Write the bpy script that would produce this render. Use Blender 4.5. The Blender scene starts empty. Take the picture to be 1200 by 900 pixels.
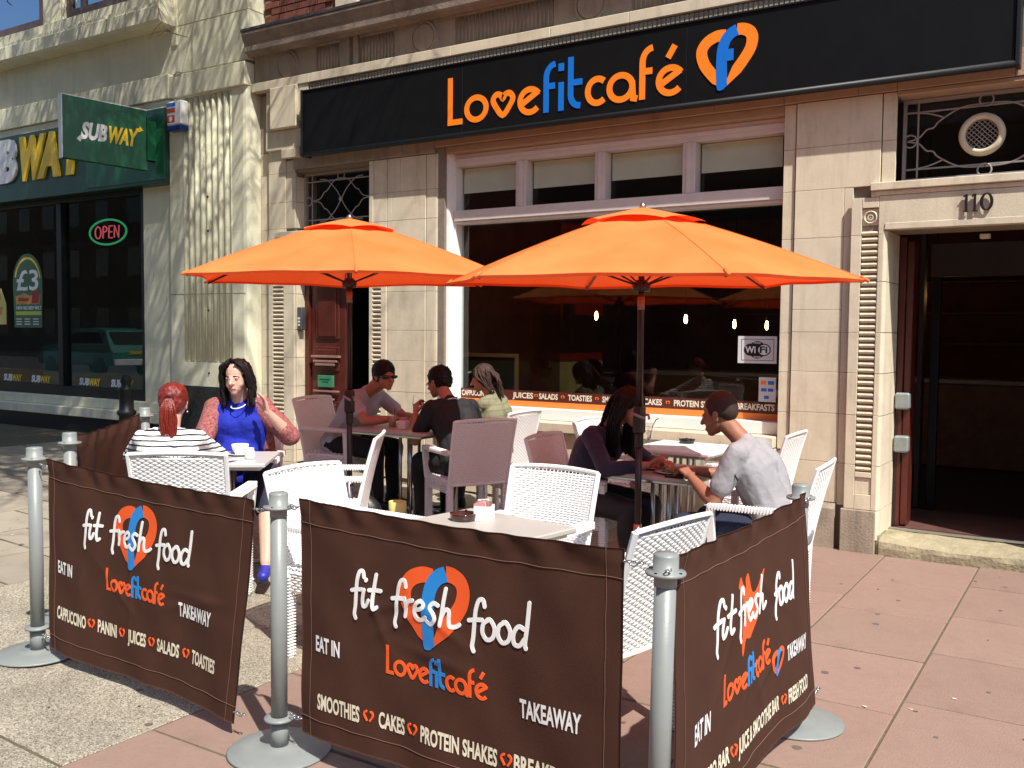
import bpy, math, random
from math import sin, cos, pi, radians, sqrt, atan2, exp, hypot
from mathutils import Vector, Matrix, noise
random.seed(7)
SC = bpy.context.scene
COL = SC.collection

# ------------------------------------------------------------------ camera
cam_data = bpy.data.cameras.new('camera')
cam = bpy.data.objects.new('camera', cam_data)
COL.objects.link(cam)
yaw, pitch, roll = -0.5647, 0.05374, 0.00907
fwd = Vector((sin(yaw)*cos(pitch), cos(yaw)*cos(pitch), -sin(pitch)))
rt = Vector((cos(yaw), -sin(yaw), 0.0))
up = rt.cross(fwd)
r2 = rt*cos(roll) + up*sin(roll)
u2 = up*cos(roll) - rt*sin(roll)
cam.matrix_world = Matrix(((r2.x, u2.x, -fwd.x, 0), (r2.y, u2.y, -fwd.y, 0), (r2.z, u2.z, -fwd.z, 1.6), (0, 0, 0, 1)))
cam_data.sensor_width = 36.0
cam_data.lens = 36.0*1102.7/1200.0
cam_data.clip_start = 0.05
cam_data.clip_end = 2000.0
SC.camera = cam

# ------------------------------------------------------------------ sky and sun
SUN_EL = radians(54.5)
SUN_TRAVEL = Vector((-0.62, 0.37, -1.01)).normalized()
world = bpy.data.worlds.new('World')
SC.world = world
world.use_nodes = True
wn = world.node_tree
bg = wn.nodes['Background']
sky = wn.nodes.new('ShaderNodeTexSky')
sky.sky_type = 'NISHITA'
sky.sun_disc = False
sky.sun_elevation = SUN_EL
sky.sun_rotation = atan2(0.62, -0.37)
sky.air_density = 1.0
sky.dust_density = 1.0
wn.links.new(sky.outputs[0], bg.inputs[0])
bg.inputs[1].default_value = 0.12
sun_data = bpy.data.lights.new('sun', 'SUN')
sun_data.energy = 5.0
sun_data.angle = radians(0.53)
sun_data.color = (1.0, 0.955, 0.88)
sun = bpy.data.objects.new('sun', sun_data)
COL.objects.link(sun)
sun.rotation_euler = SUN_TRAVEL.to_track_quat('-Z', 'Y').to_euler()
sun.location = (6, -4, 12)
SC.view_settings.view_transform = 'Standard'
SC.view_settings.look = 'None'
SC.view_settings.exposure = 0.55
SC.view_settings.gamma = 1.0
SC.cycles.max_bounces = 6
SC.cycles.transparent_max_bounces = 12

# ------------------------------------------------------------------ materials
MATS = {}
def lin(c):
    return tuple((x/12.92 if x <= 0.04045 else ((x+0.055)/1.055)**2.4) for x in c)
def mat(name, col, rough=0.6, var=0.0, vscale=8.0, bump=0.0, bscale=60.0, metal=0.0, spec=0.5,
        objvar=0.0, dirt=0.0, dcol=(0.1, 0.08, 0.05), dscale=2.0, coord='Object', sheen=0.0, streak=0.0):
    """col = linear base colour; var = noise variation; dirt = big blotches of dcol; objvar = change per object"""
    if name in MATS: return MATS[name]
    m = bpy.data.materials.new(name); m.use_nodes = True
    nt = m.node_tree; N = nt.nodes; L = nt.links
    b = N['Principled BSDF']
    b.inputs['Roughness'].default_value = rough
    b.inputs['Metallic'].default_value = metal
    b.inputs['Specular IOR Level'].default_value = spec
    m.diffuse_color = (*col, 1)
    tc = N.new('ShaderNodeTexCoord')
    base = N.new('ShaderNodeRGB'); base.outputs[0].default_value = (*col, 1)
    cur = base.outputs[0]
    if var > 0:
        nz = N.new('ShaderNodeTexNoise'); nz.inputs['Scale'].default_value = vscale
        nz.inputs['Detail'].default_value = 6; nz.inputs['Roughness'].default_value = 0.65
        L.new(tc.outputs[coord], nz.inputs['Vector'])
        mr = N.new('ShaderNodeMapRange')
        mr.inputs['From Min'].default_value = 0.3; mr.inputs['From Max'].default_value = 0.7
        mr.inputs['To Min'].default_value = 1-var; mr.inputs['To Max'].default_value = 1+var
        L.new(nz.outputs['Fac'], mr.inputs['Value'])
        vm = N.new('ShaderNodeVectorMath'); vm.operation = 'SCALE'
        L.new(cur, vm.inputs[0]); L.new(mr.outputs[0], vm.inputs['Scale']); cur = vm.outputs[0]
    if objvar > 0:
        oi = N.new('ShaderNodeObjectInfo')
        mr = N.new('ShaderNodeMapRange')
        mr.inputs['To Min'].default_value = 1-objvar; mr.inputs['To Max'].default_value = 1+objvar
        L.new(oi.outputs['Random'], mr.inputs['Value'])
        vm = N.new('ShaderNodeVectorMath'); vm.operation = 'SCALE'
        L.new(cur, vm.inputs[0]); L.new(mr.outputs[0], vm.inputs['Scale']); cur = vm.outputs[0]
    if dirt > 0:
        nz = N.new('ShaderNodeTexNoise'); nz.inputs['Scale'].default_value = dscale
        nz.inputs['Detail'].default_value = 8; nz.inputs['Roughness'].default_value = 0.7
        L.new(tc.outputs[coord], nz.inputs['Vector'])
        mr = N.new('ShaderNodeMapRange')
        mr.inputs['From Min'].default_value = 0.48; mr.inputs['From Max'].default_value = 0.72
        mr.inputs['To Max'].default_value = dirt
        L.new(nz.outputs['Fac'], mr.inputs['Value'])
        mx = N.new('ShaderNodeMixRGB'); mx.inputs[2].default_value = (*dcol, 1)
        L.new(mr.outputs[0], mx.inputs[0]); L.new(cur, mx.inputs[1]); cur = mx.outputs[0]
    if streak > 0:
        mp = N.new('ShaderNodeMapping'); mp.inputs['Scale'].default_value = (9, 9, 1.1)
        L.new(tc.outputs[coord], mp.inputs['Vector'])
        nz = N.new('ShaderNodeTexNoise'); nz.inputs['Scale'].default_value = 1.0; nz.inputs['Detail'].default_value = 7; nz.inputs['Roughness'].default_value = 0.7
        L.new(mp.outputs[0], nz.inputs['Vector'])
        mr = N.new('ShaderNodeMapRange'); mr.inputs['From Min'].default_value = 0.5; mr.inputs['From Max'].default_value = 0.72
        mr.inputs['To Max'].default_value = streak
        L.new(nz.outputs['Fac'], mr.inputs['Value'])
        mx = N.new('ShaderNodeMixRGB'); mx.inputs[2].default_value = (dcol[0]*.6, dcol[1]*.6, dcol[2]*.6, 1)
        L.new(mr.outputs[0], mx.inputs[0]); L.new(cur, mx.inputs[1]); cur = mx.outputs[0]
    L.new(cur, b.inputs['Base Color'])
    if bump > 0:
        nb = N.new('ShaderNodeTexNoise'); nb.inputs['Scale'].default_value = bscale
        nb.inputs['Detail'].default_value = 5
        L.new(tc.outputs[coord], nb.inputs['Vector'])
        bp = N.new('ShaderNodeBump'); bp.inputs['Strength'].default_value = bump
        bp.inputs['Distance'].default_value = 0.01
        L.new(nb.outputs['Fac'], bp.inputs['Height']); L.new(bp.outputs[0], b.inputs['Normal'])
    if sheen: b.inputs['Sheen Weight'].default_value = sheen
    MATS[name] = m
    return m

def glass_mat(name, tint=(0.9, 0.95, 0.93)):
    m = bpy.data.materials.new(name); m.use_nodes = True
    nt = m.node_tree; N = nt.nodes; L = nt.links
    N.remove(N['Principled BSDF']); out = N['Material Output']
    g = N.new('ShaderNodeBsdfGlossy'); g.inputs['Roughness'].default_value = 0.0
    t = N.new('ShaderNodeBsdfTransparent'); t.inputs[0].default_value = (*tint, 1)
    fr = N.new('ShaderNodeFresnel'); fr.inputs[0].default_value = 1.6
    mx = N.new('ShaderNodeMixShader')
    ge = N.new('ShaderNodeNewGeometry'); iv = N.new('ShaderNodeMath'); iv.operation = 'SUBTRACT'; iv.inputs[0].default_value = 1.0
    L.new(ge.outputs['Backfacing'], iv.inputs[1])
    ml_ = N.new('ShaderNodeMath'); ml_.operation = 'MULTIPLY'; L.new(fr.outputs[0], ml_.inputs[0]); L.new(iv.outputs[0], ml_.inputs[1])
    L.new(ml_.outputs[0], mx.inputs[0]); L.new(t.outputs[0], mx.inputs[1]); L.new(g.outputs[0], mx.inputs[2])
    L.new(mx.outputs[0], out.inputs[0])
    m.diffuse_color = (0.1, 0.12, 0.12, 1)
    return m
def emit_mat(name, col, s):
    m = bpy.data.materials.new(name); m.use_nodes = True
    b = m.node_tree.nodes['Principled BSDF']
    b.inputs['Base Color'].default_value = (*col, 1)
    b.inputs['Emission Color'].default_value = (*col, 1); b.inputs['Emission Strength'].default_value = s
    return m
def canopy_mat():
    m = bpy.data.materials.new('orange_canopy_cloth'); m.use_nodes = True
    nt = m.node_tree; N = nt.nodes; L = nt.links
    N.remove(N['Principled BSDF']); out = N['Material Output']
    d = N.new('ShaderNodeBsdfDiffuse'); t = N.new('ShaderNodeBsdfTranslucent')
    tc = N.new('ShaderNodeTexCoord'); nz = N.new('ShaderNodeTexNoise'); nz.inputs['Scale'].default_value = 2.2
    nz.inputs['Detail'].default_value = 4
    L.new(tc.outputs['Object'], nz.inputs['Vector'])
    rp = N.new('ShaderNodeValToRGB')
    rp.color_ramp.elements[0].position = 0.3; rp.color_ramp.elements[0].color = (0.80, 0.235, 0.065, 1)
    rp.color_ramp.elements[1].position = 0.7; rp.color_ramp.elements[1].color = (0.92, 0.325, 0.105, 1)
    L.new(nz.outputs['Fac'], rp.inputs[0]); L.new(rp.outputs[0], d.inputs[0])
    t.inputs[0].default_value = (0.95, 0.06, 0.012, 1)
    nb = N.new('ShaderNodeTexNoise'); nb.inputs['Scale'].default_value = 3.5; nb.inputs['Detail'].default_value = 3
    L.new(tc.outputs['Object'], nb.inputs['Vector'])
    bp = N.new('ShaderNodeBump'); bp.inputs['Strength'].default_value = 0.5; bp.inputs['Distance'].default_value = 0.03
    L.new(nb.outputs['Fac'], bp.inputs['Height']); L.new(bp.outputs[0], d.inputs['Normal'])
    mx = N.new('ShaderNodeMixShader'); mx.inputs[0].default_value = 0.40
    L.new(d.outputs[0], mx.inputs[1]); L.new(t.outputs[0], mx.inputs[2]); L.new(mx.outputs[0], out.inputs[0])
    m.diffuse_color = (0.9, 0.3, 0.05, 1)
    return m
def striped_mat(name, ca, cb, pitch, duty, axis='Z', wob=0.0):
    """cloth print: stripes of cb on ca"""
    m = bpy.data.materials.new(name); m.use_nodes = True
    nt = m.node_tree; N = nt.nodes; L = nt.links
    b = N['Principled BSDF']; b.inputs['Roughness'].default_value = 0.85
    tc = N.new('ShaderNodeTexCoord'); sp = N.new('ShaderNodeSeparateXYZ')
    v = tc.outputs['Object']
    if wob:
        nz = N.new('ShaderNodeTexNoise'); nz.inputs['Scale'].default_value = 6
        L.new(v, nz.inputs['Vector'])
        s1 = N.new('ShaderNodeVectorMath'); s1.operation = 'SUBTRACT'; s1.inputs[1].default_value = (0.5, 0.5, 0.5)
        L.new(nz.outputs['Color'], s1.inputs[0])
        s2 = N.new('ShaderNodeVectorMath'); s2.operation = 'SCALE'; s2.inputs['Scale'].default_value = wob
        L.new(s1.outputs[0], s2.inputs[0])
        s3 = N.new('ShaderNodeVectorMath'); s3.operation = 'ADD'
        L.new(v, s3.inputs[0]); L.new(s2.outputs[0], s3.inputs[1]); v = s3.outputs[0]
    L.new(v, sp.inputs[0])
    d = N.new('ShaderNodeMath'); d.operation = 'DIVIDE'; d.inputs[1].default_value = pitch
    L.new(sp.outputs[axis], d.inputs[0])
    fr = N.new('ShaderNodeMath'); fr.operation = 'FRACT'; L.new(d.outputs[0], fr.inputs[0])
    lt = N.new('ShaderNodeMath'); lt.operation = 'LESS_THAN'; lt.inputs[1].default_value = duty
    L.new(fr.outputs[0], lt.inputs[0])
    mx = N.new('ShaderNodeMixRGB'); mx.inputs[1].default_value = (*ca, 1); mx.inputs[2].default_value = (*cb, 1)
    L.new(lt.outputs[0], mx.inputs[0]); L.new(mx.outputs[0], b.inputs['Base Color'])
    m.diffuse_color = (*ca, 1)
    return m
def aggregate_mat():
    m = bpy.data.materials.new('exposed_aggregate_concrete'); m.use_nodes = True
    nt = m.node_tree; N = nt.nodes; L = nt.links
    b = N['Principled BSDF']; b.inputs['Roughness'].default_value = 0.85
    tc = N.new('ShaderNodeTexCoord'); vo = N.new('ShaderNodeTexVoronoi'); vo.inputs['Scale'].default_value = 170
    L.new(tc.outputs['Object'], vo.inputs['Vector'])
    sp = N.new('ShaderNodeSeparateXYZ'); L.new(vo.outputs['Color'], sp.inputs[0])
    rp = N.new('ShaderNodeValToRGB'); e = rp.color_ramp.elements
    e[0].position = 0.0; e[0].color = (0.11, 0.095, 0.075, 1)
    e[1].position = 1.0; e[1].color = (0.46, 0.41, 0.32, 1)
    x = e.new(0.3); x.color = (0.25, 0.215, 0.163, 1)
    x = e.new(0.7); x.color = (0.32, 0.28, 0.21, 1)
    L.new(sp.outputs[0], rp.inputs[0])
    nz = N.new('ShaderNodeTexNoise'); nz.inputs['Scale'].default_value = 2.2; nz.inputs['Detail'].default_value = 6
    L.new(tc.outputs['Object'], nz.inputs['Vector'])
    mr = N.new('ShaderNodeMapRange'); mr.inputs['From Min'].default_value = 0.35; mr.inputs['From Max'].default_value = 0.65
    mr.inputs['To Min'].default_value = 0.8; mr.inputs['To Max'].default_value = 1.12
    L.new(nz.outputs['Fac'], mr.inputs['Value'])
    vm = N.new('ShaderNodeVectorMath'); vm.operation = 'SCALE'
    L.new(rp.outputs[0], vm.inputs[0]); L.new(mr.outputs[0], vm.inputs['Scale'])
    L.new(vm.outputs[0], b.inputs['Base Color'])
    bp = N.new('ShaderNodeBump'); bp.inputs['Strength'].default_value = 0.7; bp.inputs['Distance'].default_value = 0.004
    bp.invert = True
    L.new(vo.outputs['Distance'], bp.inputs['Height']); L.new(bp.outputs[0], b.inputs['Normal'])
    m.diffuse_color = (0.4, 0.33, 0.22, 1)
    return m

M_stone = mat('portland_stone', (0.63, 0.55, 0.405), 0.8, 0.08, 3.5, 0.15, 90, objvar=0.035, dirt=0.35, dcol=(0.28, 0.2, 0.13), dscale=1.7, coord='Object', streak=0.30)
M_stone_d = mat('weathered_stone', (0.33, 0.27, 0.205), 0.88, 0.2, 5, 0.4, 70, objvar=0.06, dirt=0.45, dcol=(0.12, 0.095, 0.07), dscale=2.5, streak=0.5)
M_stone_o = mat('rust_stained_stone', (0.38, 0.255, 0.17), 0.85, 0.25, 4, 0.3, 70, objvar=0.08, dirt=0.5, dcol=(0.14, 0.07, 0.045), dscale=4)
M_mortar = mat('mortar', (0.22, 0.175, 0.13), 0.95, 0.15, 20)
M_cream = mat('cream_painted_render', (0.69, 0.665, 0.485), 0.75, 0.07, 2.5, 0.15, 60, dirt=0.25, dcol=(0.35, 0.3, 0.2), dscale=1.4, streak=0.16)
M_white = mat('white_paint', (0.78, 0.76, 0.73), 0.45, 0.04, 6, 0.05, 40)
M_frame = mat('window_frame_paint', (0.66, 0.60, 0.56), 0.5, 0.05, 6, 0.1, 40, dirt=0.2, dcol=(0.35, 0.28, 0.24), dscale=5)
M_blackp = mat('black_painted_metal', (0.010, 0.011, 0.012), 0.45, 0.1, 10, spec=.3)
M_signb = mat('black_sign_panel', (0.007, 0.007, 0.0075), 0.5, 0.15, 6, spec=0.12)
M_granite = mat('black_granite', (0.02, 0.022, 0.024), 0.18, 0.4, 60)
M_orange = mat('orange_sign_vinyl', (0.95, 0.235, 0.010), 0.4)
M_blue = mat('blue_sign_vinyl', (0.006, 0.16, 0.62), 0.4)
M_green = mat('green_sign_panel', (0.012, 0.105, 0.045), 0.3, 0.25, 2.0)
M_greend = mat('dark_green_panel', (0.006, 0.048, 0.026), 0.35, 0.2, 3.0)
M_yellow = mat('yellow_sign_vinyl', (0.85, 0.55, 0.01), 0.4)
M_wlet = mat('white_lettering', (0.8, 0.8, 0.8), 0.5)
M_clet = mat('cream_lettering', (0.72, 0.66, 0.50), 0.6)
M_redp = mat('brown_red_door_paint', (0.085, 0.017, 0.011), 0.35, 0.2, 8, 0.1, 30)
M_iron = mat('grille_grey_paint', (0.30, 0.26, 0.25), 0.5, 0.1, 20)
M_steel = mat('brushed_steel', (0.55, 0.56, 0.56), 0.28, 0.05, 20, metal=1.0)
M_post = mat('grey_green_post_paint', (0.21, 0.225, 0.215), 0.42, 0.06, 9, 0.05, 120, dirt=0.15, dcol=(0.2, 0.2, 0.18), dscale=12)
M_ban = mat('brown_banner_cloth', (0.060, 0.0255, 0.0165), 0.88, 0.10, 5, 0.12, 350, spec=0.15)
M_thread = mat('brown_thread', (0.13, 0.062, 0.042), 0.8)
M_bor = mat('orange_banner_print', (0.80, 0.095, 0.012), 0.6)
M_bbl = mat('blue_banner_print', (0.012, 0.22, 0.60), 0.6)
M_bwh = mat('white_banner_print', (0.78, 0.78, 0.76), 0.6)
M_bcr = mat('cream_banner_print', (0.72, 0.66, 0.50), 0.6)
M_wick = mat('white_wicker', (0.80, 0.79, 0.77), 0.5, 0.04, 40)
M_seatw = mat('white_wicker_seat', (0.78, 0.77, 0.75), 0.55, 0.05, 40, 0.5, 120)
M_canopy = canopy_mat()
M_brown = mat('dark_brown_metal', (0.022, 0.010, 0.008), 0.35, 0.1, 20)
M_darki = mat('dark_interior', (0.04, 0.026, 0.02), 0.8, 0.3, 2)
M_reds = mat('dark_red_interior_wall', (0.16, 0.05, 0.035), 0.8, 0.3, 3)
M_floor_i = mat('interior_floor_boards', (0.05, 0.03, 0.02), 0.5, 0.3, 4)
M_wood = mat('counter_wood', (0.16, 0.075, 0.03), 0.5, 0.3, 6)
M_slab = mat('red_paving_slab', (0.25, 0.160, 0.125), 0.8, 0.16, 3.0, 0.35, 120, objvar=0.09, dirt=0.6, dcol=(0.17, 0.115, 0.09), dscale=3.2)
M_paver = mat('buff_stone_paver', (0.28, 0.245, 0.19), 0.85, 0.25, 4, 0.5, 60, objvar=0.12, dirt=0.4, dcol=(0.2, 0.16, 0.11), dscale=4)
M_joint = mat('sandy_joint', (0.10, 0.08, 0.045), 0.95, 0.3, 30)
M_asph = mat('asphalt', (0.05, 0.05, 0.05), 0.9, 0.3, 60, 0.5, 200)
M_ground = mat('far_ground', (0.12, 0.11, 0.10), 0.95, 0.2, 0.5)
M_brick = mat('red_brick', (0.15, 0.045, 0.03), 0.85, 0.25, 30, 0.5, 120, objvar=0.25)
M_bark = mat('tree_bark', (0.075, 0.058, 0.042), 0.9, 0.3, 15, 0.6, 40)
M_glass = glass_mat('window_glass')
M_glass2 = glass_mat('clear_glass', (0.97, 0.98, 0.98))
for l_ in list(M_glass2.node_tree.links):
    if l_.to_node.type == 'MIX_SHADER' and l_.from_node.type == 'MATH': M_glass2.node_tree.links.remove(l_)
[n_ for n_ in M_glass2.node_tree.nodes if n_.type == 'MIX_SHADER'][0].inputs[0].default_value = 0.12
M_agg = aggregate_mat()
M_step = mat('worn_sandstone', (0.34, 0.29, 0.185), 0.9, 0.3, 6, 0.8, 40, dirt=0.7, dcol=(0.11, 0.10, 0.055), dscale=3.5)
M_blind = mat('roller_blind', (0.80, 0.75, 0.64), 0.8, 0.05, 5)
M_bulb = emit_mat('lamp_glow', (1.0, 0.55, 0.18), 28.0)

# ------------------------------------------------------------------ mesh building
class MB:
    def __init__(s): s.v = []; s.f = []; s.m = []
    def add(s, vs, fs, mi=0):
        o = len(s.v); s.v += [tuple(v) for v in vs]
        s.f += [tuple(i+o for i in f) for f in fs]; s.m += [mi]*len(fs)
        return s
    def box(s, x0, x1, y0, y1, z0, z1, mi=0, M=None):
        vs = [(x, y, z) for z in (z0, z1) for y in (y0, y1) for x in (x0, x1)]
        if M is not None: vs = [M @ Vector(v) for v in vs]
        return s.add(vs, [(0, 2, 3, 1), (4, 5, 7, 6), (0, 1, 5, 4), (1, 3, 7, 5), (3, 2, 6, 7), (2, 0, 4, 6)], mi)
    def cbox(s, x0, x1, y0, y1, z0, z1, c=0.004, mi=0, M=None):
        """box with all edges chamfered"""
        vs = []; 
        X = (x0, x1); Y = (y0, y1); Z = (z0, z1)
        idx = {}
        for ix in (0, 1):
            for iy in (0, 1):
                for iz in (0, 1):
                    sx = 1 if ix == 0 else -1; sy = 1 if iy == 0 else -1; sz = 1 if iz == 0 else -1
                    for k in range(3):
                        p = [X[ix]+sx*c, Y[iy]+sy*c, Z[iz]+sz*c]
                        p[k] = (X[ix], Y[iy], Z[iz])[k]
                        idx[(ix, iy, iz, k)] = len(vs); vs.append(tuple(p))
        g = lambda a, b, d, k: idx[(a, b, d, k)]
        fs = [(g(0,0,0,0), g(0,0,1,0), g(0,1,1,0), g(0,1,0,0)), (g(1,0,0,0), g(1,1,0,0), g(1,1,1,0), g(1,0,1,0)),
              (g(0,0,0,1), g(1,0,0,1), g(1,0,1,1), g(0,0,1,1)), (g(0,1,0,1), g(0,1,1,1), g(1,1,1,1), g(1,1,0,1)),
              (g(0,0,0,2), g(0,1,0,2), g(1,1,0,2), g(1,0,0,2)), (g(0,0,1,2), g(1,0,1,2), g(1,1,1,2), g(0,1,1,2))]
        for a in (0, 1):
            for b in (0, 1):
                fs += [(g(0,a,b,1), g(1,a,b,1), g(1,a,b,2), g(0,a,b,2)), (g(a,0,b,0), g(a,1,b,0), g(a,1,b,2), g(a,0,b,2)),
                       (g(a,b,0,0), g(a,b,1,0), g(a,b,1,1), g(a,b,0,1))]
                for d in (0, 1): fs.append((g(a,b,d,0), g(a,b,d,1), g(a,b,d,2)))
        if M is not None: vs = [M @ Vector(v) for v in vs]
        return s.add(vs, fs, mi)
    def tube(s, pts, r, n=8, mi=0, closed=False, flat=1.0, upv=None, caps=True):
        P = [Vector(p) for p in pts]; k = len(P)
        rr = r if isinstance(r, (list, tuple)) else [r]*k
        ref = Vector(upv) if upv else None
        vs = []; prev = None
        for i in range(k):
            if closed: t = P[(i+1) % k]-P[i-1]
            else: t = P[min(i+1, k-1)]-P[max(i-1, 0)]
            if t.length < 1e-9: t = Vector((0, 0, 1))
            t.normalize()
            if ref is not None: a = ref - t*ref.dot(t)
            elif prev is None:
                a = Vector((0, 0, 1)) if abs(t.z) < 0.9 else Vector((1, 0, 0)); a = a - t*a.dot(t)
            else: a = prev - t*prev.dot(t)
            if a.length < 1e-6: a = t.orthogonal()
            a.normalize(); prev = a; b = t.cross(a)
            for j in range(n):
                an = 2*pi*j/n
                vs.append(P[i] + a*(cos(an)*rr[i]*flat) + b*(sin(an)*rr[i]))
        fs = []
        for i in range(k if closed else k-1):
            i2 = (i+1) % k
            for j in range(n):
                j2 = (j+1) % n
                fs.append((i*n+j, i*n+j2, i2*n+j2, i2*n+j))
        if not closed and caps:
            fs.append(tuple(reversed(range(n)))); fs.append(tuple((k-1)*n+j for j in range(n)))
        return s.add(vs, fs, mi)
    def lathe(s, prof, n=24, c=(0, 0, 0), M=None, mi=0, caps=True):
        vs = []; k = len(prof)
        for (r, z) in prof:
            for j in range(n):
                an = 2*pi*j/n; vs.append(Vector((r*cos(an), r*sin(an), z)))
        if M is not None: vs = [M @ v for v in vs]
        vs = [v+Vector(c) for v in vs]
        fs = [(i*n+j, i*n+(j+1) % n, (i+1)*n+(j+1) % n, (i+1)*n+j) for i in range(k-1) for j in range(n)]
        if caps:
            fs.append(tuple(reversed(range(n)))); fs.append(tuple((k-1)*n+j for j in range(n)))
        return s.add(vs, fs, mi)
    def ball(s, c, r, n=10, mi=0, M=None):
        rx, ry, rz = r if isinstance(r, (tuple, list)) else (r, r, r)
        vs = []; fs = []; m = max(4, n//2)
        for i in range(1, m):
            th = pi*i/m
            for j in range(n):
                an = 2*pi*j/n; vs.append(Vector((rx*sin(th)*cos(an), ry*sin(th)*sin(an), rz*cos(th))))
        vs += [Vector((0, 0, rz)), Vector((0, 0, -rz))]
        T = (m-1)*n
        for i in range(m-2):
            for j in range(n): fs.append((i*n+j, (i+1)*n+j, (i+1)*n+(j+1) % n, i*n+(j+1) % n))
        for j in range(n):
            fs.append((T, j, (j+1) % n)); fs.append((T+1, (m-2)*n+(j+1) % n, (m-2)*n+j))
        if M is not None: vs = [M @ v for v in vs]
        return s.add([v+Vector(c) for v in vs], fs, mi)
    def cone(s, a, b, ra, rb, n=14, mi=0):
        """closed round cone from a to b (hull of two balls)"""
        a = Vector(a); b = Vector(b); d = b-a; L = d.length
        if L < 1e-6: return s.ball(a, max(ra, rb), n)
        t = d/L; q = t.to_track_quat('Z', 'Y').to_matrix()
        prof = []
        for i in range(1, 4): th = pi/2*i/4; prof.append((ra*sin(th), -ra*cos(th)))
        prof.append((ra, 0)); prof.append((rb, L))
        for i in range(1, 4): th = pi/2*i/4; prof.append((rb*cos(th), L+rb*sin(th)))
        return s.lathe(prof, n, a, q, mi)
    def prism(s, poly, fr, d0, d1, mi=0):
        """poly: list of (a,b); fr(a,b,c)->xyz"""
        n = len(poly)
        vs = [fr(a, b, d0) for a, b in poly]+[fr(a, b, d1) for a, b in poly]
        fs = [tuple(reversed(range(n))), tuple(range(n, 2*n))]
        fs += [(i, (i+1) % n, n+(i+1) % n, n+i) for i in range(n)]
        return s.add(vs, fs, mi)
    def build(s, name, mats, parent=None, origin=None, smooth=False, label=None, kind=None):
        me = bpy.data.meshes.new(name)
        if origin is None and parent is not None and parent.get('_o') is not None: origin = parent['_o']
        o = Vector(origin) if origin is not None else Vector((0, 0, 0))
        me.from_pydata([Vector(v)-o for v in s.v], [], s.f)
        if not isinstance(mats, (list, tuple)): mats = [mats]
        for m in mats: me.materials.append(m)
        if len(mats) > 1: me.polygons.foreach_set('material_index', s.m)
        if smooth: me.polygons.foreach_set('use_smooth', [True]*len(me.polygons))
        me.update()
        ob = bpy.data.objects.new(name, me)
        COL.objects.link(ob)
        if parent is not None: ob.parent = parent
        else: ob.location = o
        if label: ob['label'] = label
        if kind: ob['kind'] = kind
        if parent is not None and parent.get('_o') is not None: ob['_o'] = tuple(o)
        return ob
def thing(name, label, cat, loc=(0, 0, 0), rz=0.0, group=None, world_parts=True):
    """Empty at the base of a thing. With world_parts, parts are given in world coordinates"""
    o = bpy.data.objects.new(name, None); COL.objects.link(o)
    o.empty_display_size = 0.1
    o.location = loc; o.rotation_euler = (0, 0, rz)
    o['label'] = label; o['category'] = cat
    if group: o['group'] = group
    if world_parts: o['_o'] = tuple(loc)
    return o
def tag(o, label=None, cat=None, group=None, kind=None):
    if label: o['label'] = label
    if cat: o['category'] = cat
    if group: o['group'] = group
    if kind: o['kind'] = kind
    return o
KIDS = {}
def kids(o): return [c for c in bpy.data.objects if c.parent == o]
def copy_tree(o, parent=None):
    c = o.copy(); COL.objects.link(c)
    if parent is not None: c.parent = parent
    for ch in kids(o): copy_tree(ch, c)
    return c
def obj_from(name, me, parent=None, label=None):
    ob = bpy.data.objects.new(name, me); COL.objects.link(ob)
    if parent is not None: ob.parent = parent
    if label: ob['label'] = label
    return ob
def gz(x):
    """height of the pavement: the street climbs gently to the left"""
    return 0.0435*min(max(0.0, -3.19-x), 7.06)
def arc(cx, cy, r, a0, a1, n=12, ry=None):
    ry = r if ry is None else ry
    return [(cx+r*cos(radians(a0+(a1-a0)*i/n)), cy+ry*sin(radians(a0+(a1-a0)*i/n))) for i in range(n+1)]
RES = [None]      # longest stroke segment allowed (set while lettering lies on folded cloth)
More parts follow.
